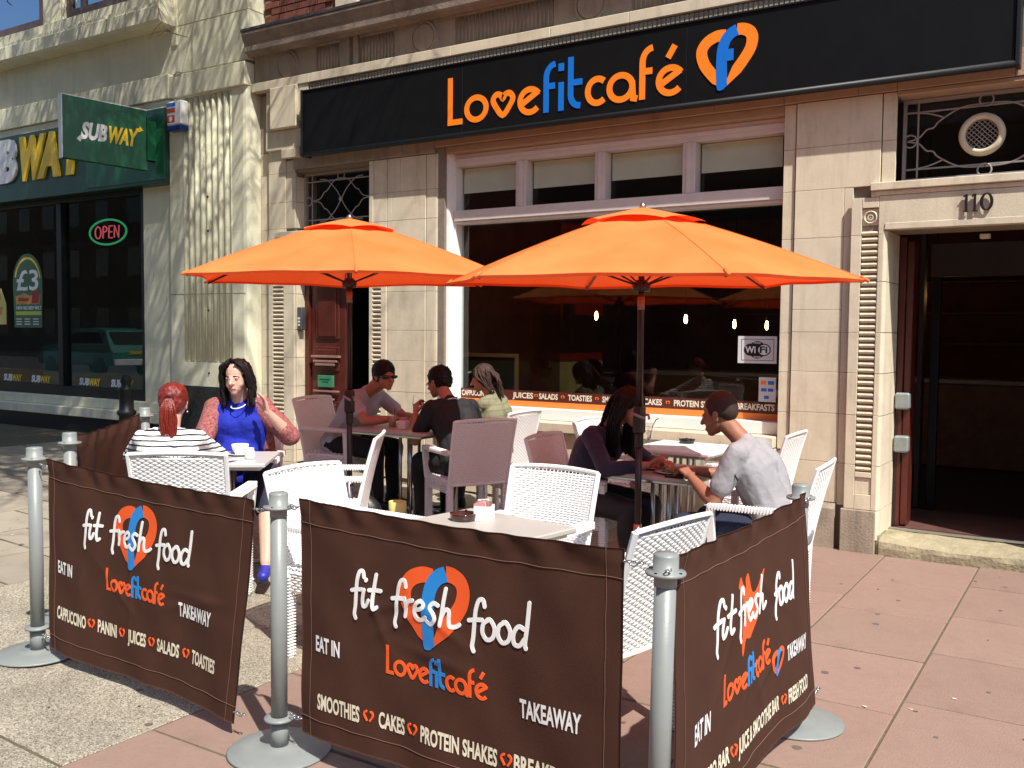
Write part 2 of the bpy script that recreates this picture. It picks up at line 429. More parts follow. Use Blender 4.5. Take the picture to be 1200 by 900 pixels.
def ribbon(mb, pts, w, fr, d0, d1, mi=0, closed=False):
    """flat stroke of width w along 2D pts, extruded between d0 and d1"""
    P = [Vector(p) for p in pts]
    if RES[0] and not isinstance(w, (list, tuple)):
        Q = []
        m_ = len(P) if closed else len(P)-1
        for i in range(m_):
            a, b = P[i], P[(i+1) % len(P)]; c_ = max(1, int((b-a).length/RES[0]+.5))
            Q += [a.lerp(b, j/c_) for j in range(c_)]
        if not closed: Q.append(P[-1])
        P = Q
    k = len(P); L = []; Rr = []
    for i in range(k):
        if closed: a = P[i-1]; b = P[(i+1) % k]
        else: a = P[max(i-1, 0)]; b = P[min(i+1, k-1)]
        t1 = (P[i]-a); t2 = (b-P[i])
        if t1.length < 1e-9: t1 = t2
        if t2.length < 1e-9: t2 = t1
        t1 = t1.normalized(); t2 = t2.normalized()
        n1 = Vector((-t1.y, t1.x)); n2 = Vector((-t2.y, t2.x)); n = (n1+n2)
        if n.length < 1e-6: n = n1
        n.normalize(); s_ = 1/max(0.5, n.dot(n1))
        ww = w[i] if isinstance(w, (list, tuple)) else w
        L.append(P[i]+n*ww*0.5*s_); Rr.append(P[i]-n*ww*0.5*s_)
    wmax = max(w) if isinstance(w, (list, tuple)) else w
    ns = max(1, int(wmax/RES[0]+.5)) if RES[0] else 1
    if ns > 1:           # wide strokes on cloth follow its folds across their width too
        vs = [fr(*(L[i].lerp(Rr[i], j/ns)), d1) for i in range(k) for j in range(ns+1)]
        fs = [(i*(ns+1)+j, i*(ns+1)+j+1, ((i+1) % k)*(ns+1)+j+1, ((i+1) % k)*(ns+1)+j) for i in range(k if closed else k-1) for j in range(ns)]
        mb.add(vs, fs, mi); return
    vs = []
    for i in range(k):
        vs += [fr(L[i].x, L[i].y, d0), fr(L[i].x, L[i].y, d1), fr(Rr[i].x, Rr[i].y, d1), fr(Rr[i].x, Rr[i].y, d0)]
    fs = []
    for i in range(k if closed else k-1):
        a = i*4; b = ((i+1) % k)*4
        for j in range(4): fs.append((a+j, a+(j+1) % 4, b+(j+1) % 4, b+j))
    if not closed: fs += [(3, 2, 1, 0), ((k-1)*4, (k-1)*4+1, (k-1)*4+2, (k-1)*4+3)]
    mb.add(vs, fs, mi)
_tc = {}
def text_mesh(txt, bold=0.0):
    """flat text as (verts2d, faces), height of a capital letter normalised to 1, width as the font gives"""
    key = (txt, bold)
    if key in _tc: return _tc[key]
    cu = bpy.data.curves.new('t', 'FONT'); cu.body = txt; cu.size = 1.0; cu.offset = bold
    cu.resolution_u = 3
    ob = bpy.data.objects.new('t', cu); COL.objects.link(ob)
    dg = bpy.context.evaluated_depsgraph_get()
    me = bpy.data.meshes.new_from_object(ob.evaluated_get(dg))
    vs = [(v.co.x, v.co.y) for v in me.vertices]; fs = [tuple(p.vertices) for p in me.polygons]
    bpy.data.objects.remove(ob); bpy.data.curves.remove(cu); bpy.data.meshes.remove(me)
    cap = 0.70
    vs = [(x/cap, y/cap) for x, y in vs]
    _tc[key] = (vs, fs)
    return _tc[key]
def put_text(mb, txt, x0, x1, z, h, fr, d, thick=0.0, bold=0.0, shear=0.0, mi=0):
    """text stretched between x0 and x1, baseline z, capital height h"""
    vs, fs = text_mesh(txt, bold)
    a = min(v[0] for v in vs); b = max(v[0] for v in vs)
    sx = (x1-x0)/(b-a)
    q = [(x0+(x-a)*sx+shear*y*h, z+y*h) for x, y in vs]
    if thick > 0:
        n = len(q)
        V = [fr(x, y, d) for x, y in q]+[fr(x, y, d-thick) for x, y in q]
        F = list(fs)
        cnt = {}
        for f in fs:
            for i in range(len(f)):
                e = (f[i], f[(i+1) % len(f)]); cnt[e] = 1
        for (i, j) in cnt:
            if (j, i) not in cnt: F.append((j, i, n+i, n+j))
        mb.add(V, F, mi)
    else:
        mb.add([fr(x, y, d) for x, y in q], fs, mi)
def catmull(pts, n=5, closed=False):
    P = [Vector(p) for p in pts]; out = []; k = len(P)
    rng = range(k) if closed else range(k-1)
    for i in rng:
        if closed: p0, p1, p2, p3 = P[i-1], P[i], P[(i+1) % k], P[(i+2) % k]
        else: p0, p1, p2, p3 = P[max(i-1, 0)], P[i], P[i+1], P[min(i+2, k-1)]
        for j in range(n):
            t = j/n
            out.append(0.5*((2*p1)+(p2-p0)*t+(2*p0-5*p1+4*p2-p3)*t*t+(3*p1-p0-3*p2+p3)*t**3))
    if not closed: out.append(P[-1])
    return out
# ------------------------------------------------------------------ ground, paving, road
XS = [-320, -60, -10.25, -3.19, 320]
def sheet(name, y0, y1, dz, m, x0=-320, x1=320, ny=1):
    xs = [x0]+[x for x in XS if x0 < x < x1]+[x1]
    vs = []; fs = []
    for j in range(ny+1):
        for x in xs: vs.append((x, y0+(y1-y0)*j/ny, gz(x)+dz))
    n = len(xs)
    for j in range(ny):
        for i in range(n-1): fs.append((j*n+i, j*n+i+1, (j+1)*n+i+1, (j+1)*n+i))
    o = MB().add(vs, fs).build(name, m); tag(o, kind='structure'); return o
sheet('ground', -320, 320, -0.16, M_ground, ny=4)
sheet('road', -13.5, -2.6, -0.152, M_asph)
def bed(name, y0, y1, top, m):
    mb = MB(); xs = [-60, -10.25, -3.19, 40]
    for a, b in zip(xs[:-1], xs[1:]):
        v = [(x, y, gz(x)+z) for x in (a, b) for y in (y0, y1) for z in (-0.165, top)]
        mb.add(v, [(1, 5, 7, 3), (0, 4, 5, 1), (2, 3, 7, 6)])
    o = mb.build(name, m); tag(o, kind='structure'); return o
pav = bed('pavement', -2.45, 8.2, -0.005, M_joint)
far_pav = bed('far_pavement', -17.0, -13.5, -0.01, M_slab)
kerb = MB()
for i in range(40):
    x = -40+i*1.2
    kerb.box(x+0.005, x+1.195, -2.6, -2.45, gz(x)-0.165, gz(x)+0.0)
tag(kerb.build('kerb', M_stone_d), kind='structure')
# paving slabs, laid one by one (joints 8 mm)
def slab_mesh(w, l, slope, name, c=0.004, wob=0.0):
    mb = MB(); hw, hl = w/2-0.0045, l/2-0.0075
    rr = random.Random(int(w*1000+l*100+wob*1e4))
    vs = []
    for (ex, z) in ((0, -0.03), (0, -c), (-c, 0)):
        for sx, sy in ((-1, -1), (1, -1), (1, 1), (-1, 1)):
            x = sx*(hw+ex)+rr.uniform(-wob, wob); y = sy*(hl+ex)+rr.uniform(-wob, wob)
            vs.append((x, y, z-slope*x))
    fs = [(8, 9, 10, 11)]
    for k in (0, 4):
        for j in range(4): fs.append((k+j, k+(j+1) % 4, k+4+(j+1) % 4, k+4+j))
    me = bpy.data.meshes.new(name); me.from_pydata(vs, [], fs); me.update(); return me
rs = random.Random(3)
me_a = slab_mesh(0.62, 0.76, 0.0, 'slab'); me_a.materials.append(M_slab)
for ci in range(14):
    xc = -3.19+0.31+0.62*ci
    off = [0.30, 0.55, 0.12, 0.40, 0.02, 0.62, 0.25, 0.5][ci % 8]
    if abs(xc+1.01) < 0.05: off = 0.60
    me_b = me_a
    if xc < -3.19:
        me_b = slab_mesh(0.62, 0.76, 0.0435, 'slab_sloping'); me_b.materials.append(M_slab)
    y = 6.46-0.76*12+off-0.60
    while y < 7.2:
        o = obj_from('slab', me_b, pav)
        o.location = (xc, y+0.38, gz(xc)+rs.uniform(-0.0015, 0.0015))
        o.rotation_euler = (rs.uniform(-.002, .002), rs.uniform(-.002, .002), 0)
        y += 0.76
# exposed-aggregate concrete bays
me_g = slab_mesh(1.12, 1.9, 0.0435, 'aggregate'); me_g.materials.append(M_agg)
for i in range(2):
    for j in range(-1, 4):
        xc = -3.19-0.56-1.12*i; yc = 1.02+1.9*j-0.13*i
        o = obj_from('concrete_bay', me_g, pav); o.location = (xc, yc, gz(xc))
# buff stone pavers further left
me_p = [slab_mesh(0.6, 0.44+0.03*k, 0.0435, 'paver', wob=0.006) for k in range(3)]
for m in me_p: m.materials.append(M_paver)
for i in range(8):
    xc = -5.43-0.3-0.6*i
    y = 1.2-0.5*5+rs.uniform(0, 0.3)
    while y < 7.0:
        k = rs.randrange(3); l = 0.44+0.03*k
        o = obj_from('paver', me_p[k], pav)
        o.location = (xc, y+l/2, gz(xc)+rs.uniform(-0.003, 0.002)); o.rotation_euler = (rs.uniform(-.004, .004), 0, 0)
        y += l
sheetp = MB()
for (a, b) in ((-60, -10.25),):
    sheetp.add([(a, -2.4, gz(a)-0.006), (b, -2.4, gz(b)-0.006), (b, 7.9, gz(b)-0.006), (a, 7.9, gz(a)-0.006)], [(0, 1, 2, 3)])
tag(sheetp.build('far_paving', M_paver), kind='structure')

def brick_wall_mat():
    m = bpy.data.materials.new('far_brickwork'); m.use_nodes = True; N = m.node_tree.nodes; L = m.node_tree.links
    tc = N.new('ShaderNodeTexCoord'); mp = N.new('ShaderNodeMapping'); mp.inputs['Rotation'].default_value = (radians(90), 0, 0)
    b = N.new('ShaderNodeTexBrick'); b.inputs['Scale'].default_value = 1.0; b.inputs['Brick Width'].default_value = .224; b.inputs['Row Height'].default_value = .073
    b.inputs['Mortar Size'].default_value = .006; b.inputs['Color1'].default_value = (.21, .058, .035, 1); b.inputs['Color2'].default_value = (.15, .045, .03, 1); b.inputs['Mortar'].default_value = (.22, .175, .13, 1)
    L.new(tc.outputs['Object'], mp.inputs[0]); L.new(mp.outputs[0], b.inputs[0]); L.new(b.outputs[0], N['Principled BSDF'].inputs[0]); N['Principled BSDF'].inputs['Roughness'].default_value = .9
    return m
# ------------------------------------------------------------------ cafe building
F = 7.27
CB = thing('cafe_building', 'buff stone cafe frontage numbered 110 with big shop window, two doorways and red brick above', 'building', (-3.8, F, 0.0))
ZC = [0.32, 0.65, 1.01, 1.32, 1.62, 2.00, 2.34, 2.70]
rc = random.Random(11)
def stone(x0, x1, z0, z1, y, m=M_stone, t=0.03, c=0.0022, g=0.0013, name='stone'):
    return MB().cbox(x0+g, x1-g, y+rc.uniform(-.0008, .0008), y+t, z0+g, z1-g, c).build(name, m, CB)
def column(x0, x1, zs, y, m=M_stone, split=None):
    for k, (a, b) in enumerate(zip(zs[:-1], zs[1:])):
        if split and k in split: 
            xm = x0+(x1-x0)*split[k]
            stone(x0, xm, a, b, y, m); stone(xm, x1, a, b, y, m)
        else: stone(x0, x1, a, b, y, m)
# masonry core with its openings (mortar shows in the joints)
core = MB(); yb = F+0.36
def cb(x0, x1, z0, z1, y0=F+0.028, y1=None): core.box(x0, x1, y0, y1 or yb, z0, z1)
cb(-7.93, -7.765, -0.3, 4.17, F+0.078); cb(-7.76, -7.505, -0.3, 3.55); cb(-7.5, -7.385, -0.3, 3.55, F+0.036)
cb(-6.325, -5.405, -0.3, 3.55); cb(-2.165, -1.45, -0.3, 3.55); cb(-0.13, 2.4, -0.3, 3.55)
cb(-7.385, -6.325, 2.37, 2.66); cb(-1.45, -0.13, 2.37, 2.68)
cb(-7.385, -6.325, 3.29, 3.55); cb(-5.405, -2.165, 3.36, 3.55); cb(-1.45, -0.13, 3.36, 3.55)
cb(-7.765, 2.4, 3.55, 4.17); cb(-5.405, -2.165, -0.3, 0.72, F+0.02)
cb(-7.93, 2.4, 4.17, 4.9, F+0.012)
core.build('masonry_core', M_mortar, CB)
# pier A (left of the left door)
zA = [0.19]+ZC+[2.98, 3.29, 3.53]
column(-7.93, -7.765, zA, F+0.06)
column(-7.76, -7.69, [0.19]+ZC[:-1]+[2.62], F)
stone(-7.69, -7.53, 0.19, 0.40, F); stone(-7.69, -7.53, 0.60, 0.66, F); stone(-7.69, -7.53, 2.53, 2.62, F)
column(-7.53, -7.375, [0.19]+ZC[:-1]+[2.62], F)
column(-7.76, -7.505, [2.62, 2.70, 2.98, 3.29, 3.53], F+0.012)
column(-7.50, -7.375, [2.70, 2.98, 3.29, 3.42], F+0.02)
for a, b in zip([0.19]+ZC[:6], ZC[:6]+[2.37]): MB().cbox(-7.378, -7.368, F+0.032, F+0.19, a+.0025, b-.0025, .002).build('stone', M_stone, CB)
for a, b in ((2.70, 2.98), (2.98, 3.25)): MB().cbox(-7.378, -7.368, F+0.052, F+0.19, a+.0025, b-.0025, .002).build('stone', M_stone, CB)
stone(-7.765, -7.0, 3.53, 4.17, F+0.004, M_stone)
# keystone corbels at the top left corner of the sign
stone(-7.93, -7.765, 3.53, 4.16, F+0.06, M_stone_d)
MB().cbox(-7.62, -7.24, F-0.10, F+0.02, 3.74, 4.17, .006).build('corbel', M_stone, CB)
MB().cbox(-7.76, -7.10, F-0.03, F+0.02, 3.53, 3.735, .006).build('corbel', M_stone, CB)
MB().cbox(-7.50, -7.24, F-0.055, F+0.0, 3.43, 3.528, .006).build('corbel', M_stone, CB)
MB().cbox(-7.76, -7.63, F-0.02, F+0.02, 3.74, 4.17, .006).build('corbel', M_stone, CB)
MB().cbox(-7.235, -7.10, F-0.06, F+0.02, 3.80, 4.17, .006).build('corbel', M_stone, CB)
# pier B (between left door and window)
column(-6.325, -6.275, [0.15]+ZC[:-1]+[2.66, 2.70, 2.98, 3.31], F)
stone(-6.325, -6.17, 0.15, 0.40, F+.001); stone(-6.275, -6.17, 0.60, 0.66, F); stone(-6.275, -6.17, 2.53, 2.66, F)
column(-6.17, -6.10, [0.15]+ZC[:-1]+[2.66], F)
column(-6.095, -5.62, [0.15]+ZC+[2.98, 3.31], F+0.012, split={9: 0.35, 8: 0.12})
column(-5.615, -5.505, [0.15]+ZC+[2.98, 3.31], F+0.02)
column(-6.275, -6.10, [2.66, 2.70, 2.98, 3.31], F+0.012)
# left flank of the window: chamfered stone then painted board
for a, b in zip([0.15]+ZC+[2.98], ZC+[2.98, 3.31]):
    MB().prism([(-5.50, F+0.02), (-5.405, F+0.06), (-5.405, F+0.12), (-5.50, F+0.12)], lambda p, q, r: (p, q, r), a+.0025, b-.0025).build('stone', M_stone, CB)
# pier C (between window and right door)
zc = [0.0]+ZC+[3.02, 3.36]
column(-2.165, -2.075, [0.72, 1.01, 1.32, 1.62, 2.00, 2.34, 2.70, 3.02, 3.36], F+0.02)
column(-2.065, -1.70, [0.345, 0.65, 1.02, 1.33, 1.63, 1.80, 2.34, 2.70], F, M_stone); column(-2.065, -1.45, [2.70, 3.02, 3.36], F, M_stone)
column(-1.445, -1.35, [2.72, 3.02, 3.36], F+0.008)
column(-1.70, -1.635, [0.33, 0.65, 1.02, 1.33, 1.63, 2.0, 2.34, 2.70], F+0.002)
# plinths
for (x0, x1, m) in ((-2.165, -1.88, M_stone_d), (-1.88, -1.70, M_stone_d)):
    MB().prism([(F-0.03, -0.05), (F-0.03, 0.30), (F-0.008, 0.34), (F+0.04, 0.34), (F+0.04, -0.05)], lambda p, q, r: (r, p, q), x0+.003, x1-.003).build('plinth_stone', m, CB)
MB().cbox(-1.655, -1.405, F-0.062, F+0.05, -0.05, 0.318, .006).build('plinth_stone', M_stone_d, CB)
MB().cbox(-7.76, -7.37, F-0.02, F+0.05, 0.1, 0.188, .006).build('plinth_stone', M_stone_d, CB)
# door surround, right: jamb with ribbed panel, roundel, square
YS = F-0.05
column(-1.635, -1.560, [0.32, 0.65, 1.02, 1.33, 1.63, 2.0, 2.34, 2.61], YS)
column(-1.443, -1.405, [0.32, 0.65, 1.02, 1.33, 1.63, 2.0, 2.34, 2.55], YS)
for a, b in ((0.32, 0.435), (0.56, 0.60)): stone(-1.560, -1.443, a, b, YS)
stone(-1.560, -1.443, 2.535, 2.61, YS)
stone(-1.560, -1.443, 0.435, 0.56, YS+0.012, t=0.02)
MB().box(-1.56, -1.443, YS+0.028, YS+0.05, 0.6, 2.535).build('panel_back', M_stone_d, CB)
ribm = MB()
for j in range(7):
    an = pi*j/6
    ribm.v += [(-0.055, -0.030*sin(an), 0.0165*cos(an)), (0.055, -0.030*sin(an), 0.0165*cos(an))]
for j in range(6): ribm.f.append((2*j, 2*j+1, 2*j+3, 2*j+2)); ribm.m.append(0)
ribm.f += [tuple(range(0, 14, 2)), tuple(reversed(range(1, 14, 2)))]; ribm.m += [0, 0]
rib_me = bpy.data.meshes.new('rib'); rib_me.from_pydata(ribm.v, [], ribm.f); rib_me.materials.append(M_stone); rib_me.update()
def ribs(xc, ytop, z0, z1, pitch=0.0455, sc=1.0):
    z = z0+pitch/2
    while z < z1-pitch/3:
        o = obj_from('rib', rib_me, CB); o.location = Vector((xc, ytop+0.030, z))-Vector(CB.location); o.scale = (sc, 1, 1); z += pitch
ribs(-1.5015, YS, 0.60, 2.40)
rd = MB(); RM = Matrix.Rotation(radians(90), 3, 'X')
rd.lathe([(0.0, 0.0), (0.050, 0.0), (0.050, 0.016), (0.042, 0.026), (0.036, 0.016), (0.036, 0.008), (0.024, 0.008), (0.022, 0.020), (0.014, 0.020), (0.012, 0.008), (0.006, 0.012), (0.0, 0.022)], 24, (-1.5015, YS+0.028, 2.468), RM, caps=False)
rd.build('roundel', M_stone, CB, smooth=False)
MB().box(-1.56, -1.443, YS+0.022, YS+0.026, 2.41, 2.53).build('panel_back', M_stone, CB)
# reveal of the right door (catches the sun)
for a, b in zip([0.10, 0.32, 0.65, 1.02, 1.33, 1.63, 2.0], [0.32, 0.65, 1.02, 1.33, 1.63, 2.0, 2.37]):
    MB().prism([(-1.405, YS+0.002), (-1.385, YS+0.03), (-1.375, F+0.40), (-1.45, F+0.40), (-1.45, YS+0.032)], lambda p, q, r: (p, q, r), a+.0025, b-.0025).build('stone', M_stone, CB)
# right lintel
MB().cbox(-1.50, 0.02, YS-0.03, F+0.03, 2.655, 2.71, .004).build('lintel_cap', M_stone, CB)
MB().cbox(-1.47, 0.02, YS-0.005, F+0.03, 2.62, 2.652, .003).build('lintel_cap', M_stone, CB)
MB().cbox(-1.443, -0.02, YS, F+0.03, 2.373, 2.617, .003).build('lintel', M_stone, CB)
MB().cbox(-1.50, -1.443, YS, F+0.03, 2.612, 2.652, .003).build('lintel', M_stone, CB)
MB().cbox(-1.40, -0.10, YS-0.006, YS-0.0005, 2.373, 2.42, .003).build('lintel_fillet', M_stone, CB)
# "110"
num = MB()
yy = YS-0.012
frn = lambda a, b, c: (a, yy-c, b)
for x in (-0.868, -0.815):
    ribbon(num, [(x, 2.47), (x, 2.585)], 0.017, frn, 0.0, 0.012)
    ribbon(num, [(x-0.018, 2.468), (x+0.018, 2.468)], 0.007, frn, 0.0, 0.0125)
    ribbon(num, [(x-0.019, 2.567), (x-0.004, 2.583)], 0.009, frn, 0.0, 0.0115)
ws = [0.007+0.013*abs(cos(2*pi*i/24)) for i in range(24)]
ribbon(num, [(-0.742+0.032*cos(2*pi*i/24), 2.527+0.056*sin(2*pi*i/24)) for i in range(24)], ws, frn, 0.0, 0.012, closed=True)
num.build('number_110', M_brown, CB, label='dark metal house number 110')
# left door surround lintel and louvres
MB().cbox(-7.62, -6.25, F-0.05, F+0.03, 2.60, 2.66, .004).build('lintel_cap', M_stone, CB)
MB().cbox(-7.376, -6.327, F-0.012, F+0.05, 2.37, 2.598, .004).build('lintel', M_stone, CB)
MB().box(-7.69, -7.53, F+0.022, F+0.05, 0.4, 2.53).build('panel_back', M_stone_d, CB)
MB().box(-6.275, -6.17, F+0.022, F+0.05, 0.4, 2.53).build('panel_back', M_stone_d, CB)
ribs(-7.61, F-0.005, 0.66, 2.42, sc=1.35); ribs(-6.2225, F-0.005, 0.66, 2.42, sc=0.95)
stone(-7.68, -7.54, 0.43, 0.57, F+0.008, t=0.012)
# lintel course under the sign
xx = [-5.50, -4.95, -4.1, -3.25, -2.72, -2.165, -1.62, -1.35, -0.6, 0.4]
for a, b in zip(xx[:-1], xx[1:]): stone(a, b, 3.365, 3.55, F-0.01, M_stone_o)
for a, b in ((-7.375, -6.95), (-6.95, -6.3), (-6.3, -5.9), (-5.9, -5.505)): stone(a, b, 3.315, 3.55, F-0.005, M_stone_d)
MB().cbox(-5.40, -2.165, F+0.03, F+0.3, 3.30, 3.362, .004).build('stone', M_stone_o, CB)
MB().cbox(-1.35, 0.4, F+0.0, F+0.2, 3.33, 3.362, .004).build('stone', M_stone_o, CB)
# fluted strip above the sign, band, frieze, cornice
MB().box(-7.09, 2.4, F-0.045, F+0.013, 4.03, 4.165).build('fluted_strip_back', M_stone_d, CB)
fl = MB(); x = -7.08
while x < -0.3:
    fl.box(x, x+0.026, F-0.054, F-0.044, 4.05, 4.16); x += 0.040
fl.build('fluted_strip', M_stone_d, CB, kind='stuff')
for a, b in zip([-7.93, -7.07, -5.96, -5.26, -4.20, -3.45, -2.35, -1.3], [-7.07, -5.96, -5.26, -4.20, -3.45, -2.35, -1.3, 0.6]):
    MB().cbox(a+.002, b-.002, F-0.075, F+0.014, 4.172, 4.262, .004).build('band_stone', M_stone, CB)
for a, b in [(-7.93, -7.03), (-5.98, -5.26), (-4.20, -3.45), (-2.35, -1.7)]: stone(a, b, 4.264, 4.60, F-0.02, M_stone_d, t=0.04)
for (a, b) in [(-7.03, -6.70), (-6.62, -6.58), (-6.52, -6.46), (-6.44, -5.98), (-5.26, -4.20), (-3.45, -2.35)]:
    MB().box(a, b, F+0.004, F+0.02, 4.264, 4.60).build('frieze_panel', M_stone_d, CB)
    if b-a < 0.1:
        MB().cbox(a, b, F-0.02, F+0.003, 4.265, 4.6, .004).build('frieze_pilaster', M_stone_d, CB); continue
    q = MB(); x = a+0.02
    while x < b-0.03:
        q.tube([(x+.012, F+0.002, 4.275), (x+.012, F+0.002, 4.53)], 0.012, 6); x += 0.042
    q.build('frieze_fluting', M_stone_d, CB, kind='stuff', smooth=True)
    MB().cbox(a, b, F-0.015, F+0.018, 4.545, 4.6, .003).build('frieze_fillet', M_stone_d, CB)
MB().cbox(-6.70, -6.62, F-0.02, F+0.003, 4.265, 4.6, .004).build('frieze_pilaster', M_stone_d, CB)
for x in (-7.43, -5.62, -3.83, -2.03):
    q = MB(); q.lathe([(0, 0.0), (0.155, 0.0), (0.155, 0.018), (0.135, 0.018), (0.132, 0.006), (0.126, 0.006), (0.12, 0.022), (0.0, 0.028)], 32, (x, F-0.02, 4.405), RM, caps=False)
    q.build('roundel', M_stone_d, CB, smooth=False)
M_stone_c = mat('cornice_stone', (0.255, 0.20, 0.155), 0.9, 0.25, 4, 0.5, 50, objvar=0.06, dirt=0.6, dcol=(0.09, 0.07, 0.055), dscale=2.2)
prof = [(F+0.02, 4.60), (F-0.05, 4.60), (F-0.06, 4.545), (F-0.09, 4.54), (F-0.11, 4.56), (F-0.15, 4.56), (F-0.165, 4.58), (F-0.17, 4.66), (F-0.185, 4.68), (F-0.21, 4.745), (F-0.21, 4.77), (F+0.05, 4.80), (F+0.1, 4.80), (F+0.1, 4.6)]
for a, b in zip([-7.93, -6.9, -5.86, -4.7, -3.5, -2.2], [-6.9, -5.86, -4.7, -3.5, -2.2, -0.9]):
    MB().prism(prof, lambda p, q, r: (r, p, q), a+.002, b-.002).build('cornice_stone', M_stone_c, CB)
MB().cbox(-7.94, -.9, F-.218, F+.05, 4.772, 4.806, .004).build('lead_flashing', mat('lead_sheet', (.045, .045, .048), .7, .3, 10, .4, 30), CB)
# brick wall above the cornice
MB().box(-7.93, 2.4, F+0.135, F+0.5, 4.78, 7.5).build('upper_wall', brick_wall_mat(), CB)
bme = bpy.data.meshes.new('brick'); bb = MB().cbox(-0.107, 0.107, 0.0, 0.03, -0.031, 0.031, .003)
bme.from_pydata(bb.v, [], bb.f); bme.materials.append(M_brick); bme.update()
for r in range(10):
    for k in range(5):
        x = -7.93+0.1125+k*0.224+(0.112 if r % 2 else 0)
        if x > -6.95: continue
        o = obj_from('brick', bme, CB); o.location = Vector((x, F+0.115+rc.uniform(-.003, .003), 4.84+r*0.073))-Vector(CB.location)
MB().cbox(-6.86, -6.55, F+0.08, F+0.2, 4.8, 5.6, .01).build('quoin', M_stone, CB)
for k in range(30):
    x = -6.5+0.224*k
    for r in range(3):
        o = obj_from('brick', bme, CB); o.location = Vector((x+(0.112 if r % 2 else 0), F+0.115, 4.84+r*0.073))-Vector(CB.location)
# ------------------------------------------------------------------ shop window
W = thing('shop_window', 'wide white-framed cafe shop window with four blinded top lights and a brown menu strip', 'window', (-3.8, F+0.18, 0.8))
yg = F+0.235
fm = MB()
def fr_(x0, x1, z0, z1, y0=F+0.13, y1=F+0.26, m=M_frame, name='frame'):
    return MB().cbox(x0, x1, y0, y1, z0, z1, .004).build(name, m, W)
fr_(-5.475, -5.345, 0.72, 3.30, F+0.125, F+0.27, M_white, 'jamb')
MB().prism([(-5.404, F+0.062), (-5.375, F+0.07), (-5.36, F+0.124), (-5.404, F+0.124)], lambda p, q, r: (p, q, r), 0.72, 3.30).build('jamb', M_white, W)
fr_(-5.344, -2.03, 3.185, 3.298, name='head_rail')
fr_(-5.344, -2.03, 3.225, 3.26, F+0.115, F+0.129, name='head_rail')
fr_(-5.344, -2.03, 2.665, 2.765, F+0.10, name='transom')
fr_(-5.344, -2.03, 2.64, 2.664, F+0.12, name='transom')
fr_(-5.344, -2.03, 0.815, 0.915, F+0.11, name='bottom_rail', m=M_white)
fr_(-2.165, -2.03, 0.72, 3.298, name='jamb')
TL = [(-5.34, -4.665), (-4.555, -3.85), (-3.75, -3.035), (-2.925, -2.23)]
for (a, b) in zip([p[1] for p in TL[:-1]], [p[0] for p in TL[1:]]):
    fr_(a, b, 2.766, 3.184, F+0.125, F+0.255, name='mullion')
    fr_(a+0.035, b-0.035, 2.766, 3.184, F+0.11, F+0.124, name='mullion')
for (a, b) in TL:
    MB().box(a, b, yg, yg+0.008, 2.766, 3.184).build('pane', M_glass, W)
    MB().box(a+.01, b-.01, yg+0.012, yg+0.016, 2.94+rc.uniform(-.012, .012), 3.18).build('blind', M_blind, W)
MB().box(-5.344, -2.14, yg, yg+0.008, 0.916, 2.639).build('pane', M_glass, W)
# stone sill and the wall below
for a, b in ((-5.40, -4.3), (-4.3, -3.2), (-3.2, -2.17)):
    MB().cbox(a+.002, b-.002, F-0.06, F+0.26, 0.725, 0.812, .006).build('sill', M_stone, W)
for z0, z1, off in ((0.0, 0.36, 0), (0.36, 0.72, .4)):
    x = -5.4
    while x < -2.2:
        x1 = min(x+0.85-(off if x < -5.3 else 0), -2.17)
        stone(x, x1, z0+(0.1 if z0 == 0 else 0), z1, F-0.005, M_stone); x = x1
# vinyl strip on the glass
ys = yg-0.003
MB().box(-5.344, -2.15, ys-0.002, ys, 0.972, 1.066).build('menu_strip', mat('brown_vinyl', (0.085, 0.016, 0.012), 0.4), W)
MB().box(-5.344, -2.15, ys-0.002, ys, 0.917, 0.970).build('orange_strip', mat('orange_vinyl', (0.75, 0.22, 0.035), 0.4), W)
fs_ = lambda a, b, c: (a, ys-0.004-c, b)
words = [('CAPPUCCINO', -5.33, -5.03), ('JUICES', -4.743, -4.515), ('SALADS', -4.452, -4.252), ('TOASTIES', -4.145, -3.90), ('SMOOTHIES', -3.797, -3.53),
         ('CAKES', -3.392, -3.225), ('PROTEIN SHAKES', -3.115, -2.68), ('BREAKFASTS', -2.565, -2.252)]
for w, a, b in words:
    q = MB(); put_text(q, w, a, b, 0.996, 0.050, fs_, 0.0, bold=0.03); q.build('lettering', M_clet, W)
def heart2(cx, cz, s):
    return [(cx+s*x, cz+s*z) for x, z in ((0, -1.0), (0.5, -0.45), (0.85, 0.1), (0.8, 0.55), (0.45, 0.78), (0.12, 0.6), (0, 0.35), (-0.12, 0.6), (-0.45, 0.78), (-0.8, 0.55), (-0.85, 0.1), (-0.5, -0.45))]
for x in (-4.89, -4.483, -4.20, -3.85, -3.46, -3.17, -2.62):
    q = MB(); h = heart2(x, 1.02, 0.018)
    ribbon(q, h[1:6], 0.006, fs_, 0, 0.001); ribbon(q, h[7:12], 0.006, fs_, 0, 0.001)
    q.build('heart_mark', M_orange, W)
